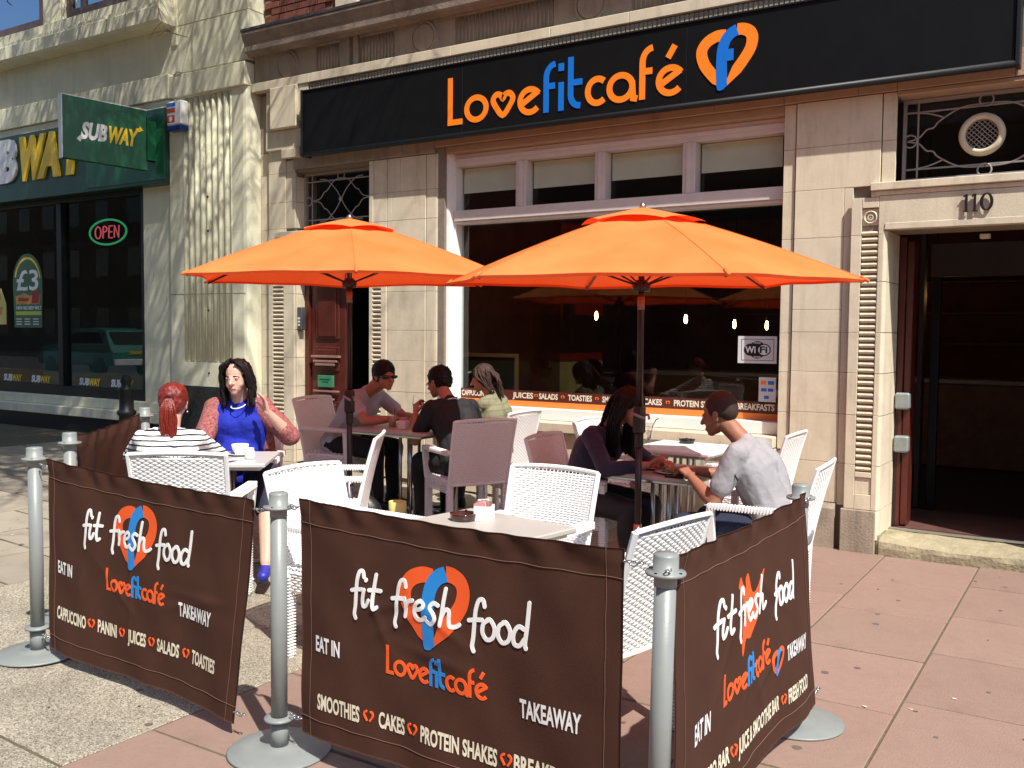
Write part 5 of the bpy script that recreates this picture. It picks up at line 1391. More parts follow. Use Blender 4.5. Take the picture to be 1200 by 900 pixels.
# ------------------------------------------------------------------ wicker armchairs
def make_chair():
    t = thing('wicker_armchair', '', 'chair', (0, 0, 0), world_parts=False, group='white wicker armchairs')
    W2 = .255
    def prof(v):   # side profile of the backrest: v 0..1 from seat to top -> (y, z)
        return (-.225-.085*v-.035*v*v, .40+.50*v)
    def P(u, v, c):      # u -1..1
        y, z = prof(v); hw = W2-.012*(1-v)
        bow = .022*(1-u*u)       # curved in plan
        return Vector((u*hw, y-bow+c, z+.012*(1-u*u)*(v > .97)))
    mb = MB(); rows = 41; segs = 22
    for r in range(rows):
        v = .015+.965*r/(rows-1)
        pts = []
        for i in range(segs+1):
            u = -1+2*i/segs
            pts.append(P(u*.97, v, .0019*(1 if (i % 2) else -1)*(1 if r % 2 else -1)))
        mb.tube(pts, .0076, 4, flat=.42, upv=(0, 1, 0), caps=False)
    for i in range(0, 22):
        u = -1+2*(i+.5)/22
        mb.tube([P(u*.96, v/5, 0) for v in range(6)], .0028, 4, caps=False)
    mb.build('backrest', M_wick, t)
    fm_ = MB()
    for s in (-1, 1):
        pts = [Vector((s*(W2-.02), -.20, .0)), Vector((s*(W2-.018), -.215, .2))]+[P(s, v/6, 0) for v in range(7)]
        fm_.tube(pts, [.018, .018]+[.0135]*7, 6)
    fm_.tube([P(-1+2*i/10, 1.0, 0) for i in range(11)], .0105, 6)
    fm_.tube([P(-.94+1.88*i/10, 0.02, 0) for i in range(11)], .011, 6)
    fm_.build('back_frame', M_wick, t)
    s_ = MB(); s_.cbox(-.235, .235, -.235, .235, .405, .445, .012)
    s_.build('seat', M_seatw, t)
    s_ = MB(); rows = 22
    for r in range(rows):
        y = -.215+.445*r/(rows-1)
        s_.tube([Vector((-.235+.47*i/20, y, .4475+.003*(1 if (i+r) % 2 else -1))) for i in range(21)], .008, 4, flat=.4, upv=(0, 0, 1), caps=False)
    for r in range(7):      # apron strands
        z = .345+.0135*r
        s_.tube([Vector((-.236+.472*i/20, .232+.003*(1 if (i+r) % 2 else -1), z)) for i in range(21)], .0052, 4, flat=.5, upv=(0, 1, 0), caps=False)
        for sx in (-1, 1): s_.tube([Vector((sx*(.238+.003*(1 if (i+r) % 2 else -1)), -.2+.43*i/18, z)) for i in range(19)], .0052, 4, flat=.5, upv=(1, 0, 0), caps=False)
    s_.build('seat_weave', M_wick, t)
    for s in (-1, 1):
        q = MB(); q.cbox(s*.225-.022, s*.225+.022, .195, .24, 0, .42, .006)
        for k in range(26): 
            z = .02+.0155*k; q.tube([(s*.225-.024, .194, z), (s*.225+.024, .194, z), (s*.225+.024, .241, z), (s*.225-.024, .241, z)], .0042, 4, closed=True)
        q.build('leg', M_wick, t)
        q = MB(); q.cbox(s*.23-.02, s*.23+.02, -.225, -.185, 0, .42, .006)
        for k in range(26): 
            z = .02+.0155*k; q.tube([(s*.23-.022, -.227, z), (s*.23+.022, -.227, z), (s*.23+.022, -.183, z), (s*.23-.022, -.183, z)], .0042, 4, closed=True)
        q.build('leg', M_wick, t)
        q = MB(); x = s*.255
        q.cbox(x-.024, x+.024, -.268, .245, .640, .668, .007)
        q.add([(x-.022, .205, .64), (x+.022, .205, .64), (x+.022, .243, .64), (x-.022, .243, .64), (s*.235-.02, .20, .41), (s*.235+.02, .20, .41), (s*.235+.02, .238, .41), (s*.235-.02, .238, .41)],
              [(0, 1, 5, 4), (1, 2, 6, 5), (2, 3, 7, 6), (3, 0, 4, 7)])
        for k in range(30):
            y = -.26+.0168*k; q.tube([(x-.0255, y, .6395), (x+.0255, y, .6395), (x+.0255, y, .6685), (x-.0255, y, .6685)], .0036, 4, closed=True)
        q.build('armrest', M_wick, t)
    return t
chair0 = make_chair()
def place_chair(bx, by, phi, label, first=False, sc=1.0):
    o = chair0 if first else copy_tree(chair0)
    f = Vector((cos(radians(phi)), sin(radians(phi))))
    x, y = bx+f.x*.33, by+f.y*.33
    o.location = (x, y, gz(x)); o.rotation_euler = (0, 0, radians(phi-90)); o['label'] = label
    o.scale = (sc, sc, sc)
    return (x, y)
CH = {}
for key, bx, by, phi, lb in [
    ('red', -4.12, 3.22, 124, 'white wicker armchair under the red-haired woman'),
    ('blue', -5.22, 4.68, -51, 'white wicker armchair mostly hidden behind the woman in blue'),
    ('c2', -3.46, 3.49, -2, 'empty sunlit armchair right behind the post between the two front banners'),
    ('c3', -3.93, 4.60, 214, 'empty white armchair seen edge-on beside the left parasol pole'),
    ('sun', -6.0, 6.15, 5, 'armchair in pink parasol shade behind the man in sunglasses'),
    ('polo', -3.93, 5.83, 150, 'shaded armchair with its back to the camera, under the man in black polo'),
    ('olive', -4.06, 6.60, 180, 'white armchair under the woman in the olive top, striped by the weave'),
    ('navy', -3.25, 5.57, 2, 'armchair in pink shade behind the woman in navy'),
    ('c8', -3.55, 6.80, 0, 'empty sunlit armchair by the window, left of the table with the black ashtray'),
    ('c9', -2.40, 4.19, -90, 'empty bright white armchair behind the table with the sugar holder'),
    ('c10', -1.36, 3.27, 170, 'empty white armchair seen from behind, just behind the nearest post'),
    ('grey', -1.30, 5.26, 184, 'white wicker armchair under the man in the grey T-shirt, nearest the pier'),
    ('c12', -1.88, 6.76, 180, 'empty white armchair right of the table with the black ashtray')]:
    CH[key] = place_chair(bx, by, phi, lb, key == 'red')

# ------------------------------------------------------------------ tables
def table(x, y, rz, w, d, label, top, name='cafe_table', rim=None, low=0.0):
    z = gz(x)-low
    t = thing(name, label, 'table', (x, y, z), rz, world_parts=False, group='square cafe tables')
    MB().cbox(-w/2, w/2, -d/2, d/2, .715, .742, .006).build('table_top', top, t)
    MB().cbox(-w/2+.03, w/2-.03, -d/2+.03, d/2-.03, .695, .714, .004).build('top_frame', rim or M_steel, t)
    for sx in (-1, 1):
        for sy in (-1, 1):
            MB().tube([(sx*.055, sy*.055, .70), (sx*.055, sy*.055, .05)], .014, 12).build('leg', M_steel, t, smooth=True)
    q = MB()
    for k in range(4):
        an = k*pi/2+pi/4
        q.tube([(.04*cos(an), .04*sin(an), .055), (.2*cos(an), .2*sin(an), .045), (.33*cos(an), .33*sin(an), .018)], [.02, .018, .012], 8)
    q.build('foot', M_steel, t, smooth=True)
    return (x, y, z+.742)
M_top1 = mat('silver_laminate', (.50, .50, .48), .3, .05, 8)
M_top2 = mat('pale_table_laminate', (.40, .375, .335), .38, .05, 5)
T1 = table(-4.675, 3.99, atan2(.61, .79), .62, .60, 'silver-topped table between the red-haired woman and the woman in blue', M_top1)
T2 = table(-4.86, 6.10, 0.0, .78, .70, 'shaded table between the man in sunglasses and the man in black polo', M_top2)
T3 = table(-2.345, 3.42, -.17, .66, .60, 'empty beige-topped table with a white sugar holder, just behind the middle banner', M_top2)
T4 = table(-2.36, 5.555, -.04, .62, .62, 'shaded table holding plates of food, right of the woman in navy', M_top2, low=.0)
T5 = table(-2.73, 6.80, -.03, .66, .66, 'sunlit white table below the shop window with a black ashtray', M_white)

# ------------------------------------------------------------------ things on the tables
def lathe_thing(name, label, cat, loc, profs, group=None):
    t = thing(name, label, cat, loc, world_parts=False, group=group)
    for (nm, pr, m, n) in profs: MB().lathe(pr, n, caps=False).build(nm, m, t, smooth=True)
    return t
M_chin = mat('white_china', (.80, .80, .79), .15, spec=.7)
M_ash = mat('brown_glass_ashtray', (.045, .012, .008), .12, spec=.8)
def cup(x, y, z, lb, s=1.0):
    t = lathe_thing('coffee_cup', lb, 'cup', (x, y, z), [('saucer', [(0, .001), (.04*s, .001), (.078*s, .014), (.079*s, .017), (.04*s, .006), (0, .006)], M_chin, 28),
        ('bowl', [(0, .008), (.026*s, .008), (.030*s, .014), (.046*s, .045), (.050*s, .072), (.047*s, .072), (.041*s, .045), (0, .02)], M_chin, 28)])
    MB().tube([(.046*s+.022*s*sin(a), 0, .045+.020*cos(a)) for a in [pi*k/8 for k in range(9)]], .004, 6).build('handle', M_chin, t, smooth=True)
    MB().lathe([(0, .060), (.045*s, .060)], 20, caps=False).build('coffee', mat('coffee_foam', (.30, .17, .08), .6), t)
    return t
cup(-4.66, 4.12, T1[2], 'large white coffee cup on a saucer in front of the woman in blue', 1.1)
lathe_thing('milk_jug', 'small white jug on the silver table right of the coffee cup', 'jug', (-4.47, 4.03, T1[2]), [('body', [(0, .001), (.028, .001), (.032, .02), (.030, .05), (.024, .062), (.027, .07), (.023, .07), (.02, .06), (0, .05)], M_chin, 20)])
lathe_thing('saucer', 'empty white saucer at the near edge of the silver table', 'saucer', (-4.52, 3.88, T1[2]), [('dish', [(0, .001), (.04, .001), (.07, .012), (.071, .015), (.04, .006), (0, .006)], M_chin, 28)])
def ashtray(x, y, z, m, lb):
    t = thing('ashtray', lb, 'ashtray', (x, y, z), world_parts=False)
    MB().lathe([(0, .001), (.058, .001), (.062, .03), (.060, .034), (.052, .034), (.048, .012), (0, .010)], 32, caps=False).build('bowl', m, t, smooth=True)
    q = MB()
    for k in range(4): an = k*pi/2+.4; q.cbox(.050, .064, -.006, .006, .028, .038, .002, M=Matrix.Rotation(an, 3, 'Z'))
    q.build('rest', m, t); return t
ashtray(-2.475, 3.50, T3[2], M_ash, 'round dark brown glass ashtray on the beige table')
ashtray(-2.80, 7.02, T5[2], mat('black_glass', (.008, .008, .009), .1), 'round black ashtray on the sunlit white table')
SH = thing('sugar_holder', 'white square holder full of sugar sachets on the beige table', 'holder', (-2.40, 3.56, T3[2]), .35, world_parts=False)
q = MB()
for (a, b, c, d) in ((-.04, -.035, -.04, .04), (.035, .04, -.04, .04), (-.035, .035, -.04, -.035), (-.035, .035, .035, .04)): q.box(a, b, c, d, .001, .068)
q.box(-.035, .035, -.035, .035, .001, .006); q.build('box', M_white, SH)
sach = [mat('sachet_pink', (.55, .22, .22), .6), M_wlet, mat('sachet_brown', (.3, .2, .12), .6)]
for k in range(9):
    MB().cbox(-.027, .027, -.0015, .0015, 0, .07, .0006).build('sachet', sach[k % 3], SH)
    o = [c for c in kids(SH) if c.name.startswith('sachet')][-1]
for k, o in enumerate([c for c in kids(SH) if c.name.startswith('sachet')]):
    o.location = (random.uniform(-.006, .006), -.028+.007*k, .014+random.uniform(0, .012)); o.rotation_euler = (random.uniform(-.2, .2), random.uniform(-.25, .25), random.uniform(-.2, .2))
# drinks on the man's table
M_drk = mat('pale_iced_drink', (.42, .30, .10), .2)
for (x, y, lb) in ((-4.98, 6.02, 'glass of pale iced drink in front of the man in sunglasses'), (-4.63, 6.02, 'half-hidden glass beside the raised fist of the man in the black polo')):
    t = lathe_thing('drinking_glass', lb, 'glass', (x, y, T2[2]), [('drink', [(0, .004), (.028, .004), (.033, .085), (0, .085)], M_drk, 18), ('tumbler', [(0, .001), (.031, .001), (.038, .125), (.036, .125), (.029, .003)], M_glass2, 20)])
    MB().tube([(0, 0, .01), (.02, .01, .16)], .003, 6).build('straw', M_blackp, t)
SH2 = thing('sugar_holder', 'small white sachet holder between the two drinks in the pink shade', 'holder', (-4.83, 5.98, T2[2]), .1, world_parts=False)
MB().cbox(-.035, .035, -.035, .035, .001, .07, .004).build('box', M_white, SH2)
q = MB()
for k in range(5): q.cbox(-.025, .025, -.026+.012*k, -.024+.012*k, .07, .088, .0005)
q.build('sachet', sach[0], SH2)
# tall empty glass with straw
tx, ty = -2.93, 6.58
t = lathe_thing('tall_glass', 'tall empty stemmed glass with a dark straw at the corner of the sunlit table', 'glass', (tx, ty, T5[2]), [('bowl', [(0, .001), (.034, .001), (.034, .004), (.006, .012), (.008, .03), (.018, .06), (.030, .16), (.033, .19), (.031, .19), (.028, .16), (.016, .062), (.004, .035)], M_glass2, 24), ('froth', [(0, .04), (.010, .05), (.015, .075), (0, .078)], M_wlet, 16)])
MB().tube([(0, 0, .05), (.03, .0, .17), (.055, 0, .215), (.075, 0, .225)], .0035, 6).build('straw', M_blackp, t)
# plates of food in the shade
M_food = mat('toasted_bread', (.38, .17, .05), .8, .3, 40, .8, 60); M_gr = mat('salad_leaf', (.10, .16, .03), .7)
def plate(x, y, z, lb, food=True, r=.125):
    t = thing('dinner_plate', lb, 'plate', (x, y, z), world_parts=False)
    MB().lathe([(0, .002), (r*.6, .002), (r, .016), (r+.001, .019), (r*.6, .008), (0, .008)], 36, caps=False).build('dish', M_chin, t, smooth=True)
    if food:
        for k in range(2): MB().cbox(-.05, .05, -.035, .035, .009+.0, .036, .01, M=Matrix.Rotation(.6+k*2.2, 3, 'Z') @ Matrix.Translation((.02, .0, 0)).to_3x3()).build('toasted_sandwich', M_food, t)
        ks = [c for c in kids(t) if c.name.startswith('toasted')]
        ks[0].location = (-.03, .02, 0); ks[1].location = (.035, -.03, .001)
        q = MB()
        for k in range(14): 
            an = random.uniform(0, 6.3); rr_ = random.uniform(.03, .085)
            q.cbox(-.014, .014, -.008, .008, 0, .003, .001, M=Matrix.Rotation(random.uniform(0, 3), 3, 'Z') @ Matrix.Rotation(random.uniform(-.6, .6), 3, 'X'))
            for i in range(len(q.v)-24, len(q.v)): q.v[i] = (q.v[i][0]+rr_*cos(an), q.v[i][1]+rr_*sin(an), q.v[i][2]+.014+random.uniform(0, .012))
        q.build('salad', M_gr, t)
    return t
plate(-2.46, 5.56, T4[2], 'plate with a toasted sandwich in front of the woman in navy')
plate(-2.24, 5.43, T4[2], 'plate of toasted sandwich nearest the hands of the man in grey')
q = MB().cbox(-.075, .075, -.04, .04, .0, .012, .003); ph_ = q.build('smartphone', M_blackp, None); ph_.location = (-2.16, 5.29, T4[2]+.001); ph_.rotation_euler = (0, 0, .1); tag(ph_, 'black phone lying at the near edge of the shaded table', 'phone')
t = lathe_thing('drinking_glass', 'short empty glass beside the forearm of the man in grey', 'glass', (-2.15, 5.72, T4[2]), [('tumbler', [(0, .001), (.036, .001), (.041, .09), (.039, .09), (.034, .003)], M_glass2, 20)])
# on the ground under the second table
t = thing('yellow_jug', 'pale yellow jug with a handle standing low between the empty chairs', 'jug', (-4.40, 5.38, gz(-4.4)), 2.2, world_parts=False)
M_yj = mat('pale_yellow_plastic', (.62, .56, .20), .4)
MB().lathe([(0, .0), (.055, 0), (.062, .02), (.064, .2), (.066, .30), (.062, .302), (.058, .2), (0, .1)], 24, caps=False).build('body', M_yj, t, smooth=True)
MB().tube([(.064+.035*sin(a), 0, .20+.06*cos(a)) for a in [pi*k/8 for k in range(9)]], .008, 8).build('handle', M_yj, t, smooth=True)
t = thing('shoulder_bag', 'black shoulder bag slumped on the ground left of the yellow jug', 'bag', (-4.72, 5.30, gz(-4.7)), .3, world_parts=False)
q = MB(); q.ball((0, 0, .17), (.20, .10, .17), 20); q.ball((.1, .02, .12), (.11, .09, .12), 14); q.build('body', mat('black_leather', (.012, .012, .013), .4, .2, 20, .5, 30), t, smooth=True)
MB().tube(catmull([Vector(p) for p in [(-.12, 0, .28), (-.06, .0, .42), (.08, .02, .40), (.13, .02, .24)]], 5), .010, 8, flat=.4).build('strap', M_blackp, t, smooth=True)
MB().cbox(-.09, .09, -.104, -.096, .12, .22, .004).build('pocket', M_blackp, t)

# ------------------------------------------------------------------ parasols
def parasol(x, y, ze, za, R_, th0, label, tilt=(0, 0)):
    zg = gz(x)
    t = thing('parasol', label, 'parasol', (x, y, zg), group='orange parasols')
    H_ = za-ze
    def rib(k, s):       # point on rib k at fraction s
        an = th0+k*pi/3
        dx, dy = cos(an)*R_*s, sin(an)*R_*s
        z = za-H_*(.80*s+.20*s*s)
        return Vector((x+dx, y+dy, z+tilt[0]*dx+tilt[1]*dy))
    mb = MB(); NS, NA = 22, 14; 
    for k in range(6):
        b0 = len(mb.v)
        for i in range(NS+1):
            s = .12+.88*i/NS
            A, B = rib(k, s), rib(k+1, s)
            for j in range(NA+1):
                w = j/NA; p = A.lerp(B, w)
                c = Vector((x, y, 0)); d = Vector((p.x-x, p.y-y, 0))
                hang = 4*w*(1-w)
                p = p-d*(.050*hang*s*s)+Vector((0, 0, -.012*hang*s+.020*hang*s**4))
                p.z += .0035*sin(w*9+k*2+s*6)*hang
                mb.v.append(p)
        for i in range(NS):
            for j in range(NA):
                a = b0+i*(NA+1)+j; mb.f.append((a, a+NA+1, a+NA+2, a+1)); mb.m.append(0)
    # hanging hem
    for k in range(6):
        b0 = len(mb.v)
        for j in range(NA+1):
            w = j/NA; hang = 4*w*(1-w)
            p = rib(k, 1).lerp(rib(k+1, 1), w); d = Vector((p.x-x, p.y-y, 0)); p = p-d*(.050*hang)+Vector((0, 0, -.012*hang+.020*hang+.0035*sin(w*9+k*2+6)*hang))
            mb.v += [p, p-d.normalized()*.012+Vector((0, 0, -.016))]
        for j in range(NA): a = b0+2*j; mb.f.append((a, a+1, a+3, a+2)); mb.m.append(0)
    mb.build('canopy', M_canopy, t, smooth=True)
    vt = MB(); NS2 = 8
    for k in range(6):
        b0 = len(vt.v)
        for i in range(NS2+1):
            s = .30*i/NS2
            A, B = rib(k, s), rib(k+1, s)
            for j in range(NA+1):
                w = j/NA; hang = 4*w*(1-w); p = A.lerp(B, w)
                p = p+Vector((0, 0, .018+.022*hang*(s/.3)**2-.016*(1-s/.3)**2))
                vt.v.append(p)
        for i in range(NS2):
            for j in range(NA): a = b0+i*(NA+1)+j; vt.f.append((a, a+NA+1, a+NA+2, a+1)); vt.m.append(0)
    vt.build('vent_flap', M_canopy, t, smooth=True)
    for k in range(6):
        MB().tube([rib(k, s)+Vector((0, 0, .0005)) for s in [.28+.72*i/12 for i in range(13)]], .0028, 5).build('seam', M_canopy, t)
        MB().tube([rib(k, s)-Vector((0, 0, .022)) for s in (.03, .5, .985)], .008, 6).build('rib', M_brown, t)
        MB().tube([rib(k, .52)-Vector((0, 0, .035)), Vector((x+cos(th0+k*pi/3)*.035, y+sin(th0+k*pi/3)*.035, ze-.02))], .006, 6).build('stay', M_brown, t)
        MB().tube([rib(k, .975)+Vector((0, 0, .004)), rib(k, 1.012)-Vector((0, 0, .004))], .010, 6).build('rib_tip', M_canopy, t, smooth=True)
    MB().tube([(x, y, zg+.08), (x, y, 1.06+zg*.3)], .0205, 20).build('lower_pole', M_brown, t, smooth=True)
    MB().tube([(x, y, 1.06+zg*.3), (x, y, za)], .019, 20).build('upper_pole', M_brown, t, smooth=True)
    MB().lathe([(0, -.03), (.05, -.03), (.055, .01), (.03, .04), (0, .04)], 16, (x, y, ze-.03), caps=False).build('runner', M_brown, t, smooth=True)
    MB().tube([(x, y, ze-.17), (x, y, ze-.09)], .0215, 16).build('pole_joint', mat('brass_joint', (.28, .12, .07), .4), t, smooth=True)
    q = MB(); q.cbox(x-.033, x+.033, y-.033, y+.033, 1.0, 1.17, .012); q.tube([(x, y, .92), (x, y, 1.0)], .028, 14)
    q.build('crank_housing', M_brown, t)
    q = MB(); q.tube([(x+.03, y-.01, 1.12), (x+.075, y-.03, 1.12), (x+.08, y-.035, 1.095)], .008, 8); q.tube([(x-.03, y-.03, 1.125), (x+.06, y-.06, 1.10)], .009, 8)
    q.build('crank_handle', mat('crank_plastic', (.30, .24, .24), .4), t, smooth=True)
    MB().lathe([(0, 0), (.02, .0), (.022, .010), (.014, .02), (.008, .03), (0, .032)], 14, (x, y, za+.0), caps=False).build('finial', M_steel, t, smooth=True)
    MB().lathe([(0, 0), (.26, 0), (.27, .02), (.25, .06), (.06, .085), (.03, .10), (0, .1)], 36, (x, y, zg), caps=False).build('base_weight', mat('cast_iron_base', (.03, .025, .022), .6, .2, 20, .4, 40), t, smooth=True)
    MB().tube([(x, y, zg+.09), (x, y, zg+.45)], .026, 18).build('base_tube', M_steel, t, smooth=True)
    MB().tube([(x+.02, y-.01, zg+.40), (x+.06, y-.03, zg+.40)], .01, 8).build('base_knob', M_blackp, t)
    return t
parasol(-2.382, 5.20, 1.917, 2.358, 1.263, 5.463, 'nearer orange parasol, right, over the couple at the plates', tilt=(-.006, .020))
parasol(-4.747, 5.241, 1.985, 2.432, 1.248, 5.48, 'orange parasol farther left, with twig shadows on its canopy', tilt=(0, .010))

# ------------------------------------------------------------------ small litter on the paving
lt = MB(); rl = random.Random(17)
for k in range(150):
    x = rl.uniform(-7, 2.5); y = rl.uniform(1.2, 7.1); z = gz(x)+.0015; s_ = rl.uniform(.004, .012); an = rl.uniform(0, 6.28)
    P_ = [(x+s_*cos(an+a)*rl.uniform(.6, 1.3), y+s_*sin(an+a)*rl.uniform(.5, 1.1), z+rl.uniform(.001, .005)) for a in (0, 1.3, 2.4, 3.6, 5.0)]
    lt.add(P_, [(0, 1, 2, 3, 4)], k % 3)
o = lt.build('leaf_litter', [mat('dry_leaf', (.14, .09, .04), .8), mat('pale_petal', (.6, .56, .5), .7), mat('dark_crumb', (.05, .04, .03), .9)])
tag(o, kind='stuff', label='scattered dry leaf bits and crumbs on the paving', cat='litter')
gm = MB()
for k in range(110):
    x = rl.uniform(-7, 2.5); y = rl.uniform(1.0, 7.1); r_ = rl.uniform(.010, .022)
    gm.add([(x+r_*cos(a*pi/4)*rl.uniform(.8, 1.2), y+r_*sin(a*pi/4)*rl.uniform(.8, 1.2), gz(x)+.0014) for a in range(8)], [tuple(range(8))])
o = gm.build('gum_spots', mat('old_gum', (.12, .085, .07), .9)); tag(o, kind='stuff', label='old flattened gum spots on the paving', cat='gum spot')
# ------------------------------------------------------------------ people
def skin(name, col): return mat(name, col, .55, .08, 12, .1, 150, spec=.35)
M_sk1 = skin('fair_skin', (.58, .34, .26)); M_sk2 = skin('tanned_skin', (.42, .19, .12)); M_sk3 = skin('brown_skin', (.28, .125, .075))
M_eye = mat('eye_white', (.32, .28, .26), .4, spec=.2); M_iris = mat('dark_iris', (.02, .012, .01), .2); M_lip = mat('lips', (.42, .10, .09), .45)
def remesh(mb, name, m, parent, vox=.009, smooth=3, fac=.5, disp=None):
    me = bpy.data.meshes.new(name+'_src'); me.from_pydata([Vector(v) for v in mb.v], [], mb.f); me.update()
    ob = bpy.data.objects.new(name+'_src', me); COL.objects.link(ob)
    r = ob.modifiers.new('r', 'REMESH'); r.mode = 'VOXEL'; r.voxel_size = vox; r.use_smooth_shade = True
    s = ob.modifiers.new('s', 'SMOOTH'); s.iterations = smooth; s.factor = fac
    dg = bpy.context.evaluated_depsgraph_get()
    nm = bpy.data.meshes.new_from_object(ob.evaluated_get(dg)); nm.name = name
    bpy.data.objects.remove(ob); bpy.data.meshes.remove(me)
    nm.materials.clear(); nm.materials.append(m)
    if disp:
        nm.calc_loop_triangles()
        ns = [v.normal.copy() for v in nm.vertices]
        for v, n in zip(nm.vertices, ns):
            d = disp(v.co, n)
            v.co += n*d
    nm.polygons.foreach_set('use_smooth', [True]*len(nm.polygons)); nm.update()
    o = bpy.data.objects.new(name, nm); COL.objects.link(o); o.parent = parent
    return o
def ik(a, b, l1, l2, hint):
    """elbow/knee position between a and b"""
    a = Vector(a); b = Vector(b); d = b-a; L = min(d.length, (l1+l2)*.995)
    t = d.normalized(); x = (l1*l1-l2*l2+L*L)/(2*L); h = sqrt(max(0, l1*l1-x*x))
    hv = Vector(hint); hv = (hv-t*hv.dot(t)).normalized()
    return a+t*x+hv*h, a+t*L
def hand(mb, w, d, palm, s=1.0, curl=.5, side=1, spread=.08):
    """w wrist, d direction of the fingers, palm = direction the palm faces"""
    w = Vector(w); d = Vector(d).normalized(); palm = Vector(palm); palm = (palm-d*palm.dot(d)).normalized(); lat = d.cross(palm)*side
    for k in range(4):           # metacarpals form the palm
        q = lat*(.027-.018*k)*s
        mb.cone(w+q*.55+d*.01*s, w+q+d*.078*s, .0145*s, .0115*s, 8)
    for k in range(4):           # index..little
        q = lat*(.027-.018*k)*s; L = [.072, .080, .074, .058][k]*s
        p = w+q+d*.080*s; dirn = (d+lat*(.10-.065*k)*(1+spread*8)).normalized(); c = curl*(1+.12*k)
        for j, f in enumerate((.45, .31, .24)):
            an = c*(.45+.55*j)
            dd = (dirn*cos(an)+palm*sin(an)).normalized(); e = p+dd*L*f
            mb.cone(p, e, (.0092-.0008*j)*s, (.0088-.0008*j)*s, 7); p = e
    p = w+lat*.022*s+d*.018*s+palm*.006*s
    dd = (lat*.75+d*.62+palm*.25).normalized(); e = p+dd*.042*s; mb.cone(p, e, .0145*s, .0115*s, 8)
    dd = (lat*.35+d*.85+palm*(.2+.5*curl)).normalized(); e2 = e+dd*.030*s; mb.cone(e, e2, .0110*s, .0098*s, 8)
    dd = (lat*.15+d*.85+palm*(.25+.6*curl)).normalized(); mb.cone(e2, e2+dd*.024*s, .0098*s, .0082*s, 8)
class Head:
    def __init__(s, H, yaw, pit, roll=0.0, sc=1.0):
        s.H = Vector(H); s.sc = sc
        s.M = (Matrix.Rotation(yaw, 3, 'Z') @ Matrix.Rotation(-pit, 3, 'X') @ Matrix.Rotation(roll, 3, 'Y'))
    def p(s, x, y, z): return s.H+s.M @ (Vector((x, y, z))*s.sc)
    def ball(s, mb, c, r, n=16): mb.ball(s.p(*c), tuple(q*s.sc for q in r), n, M=s.M)
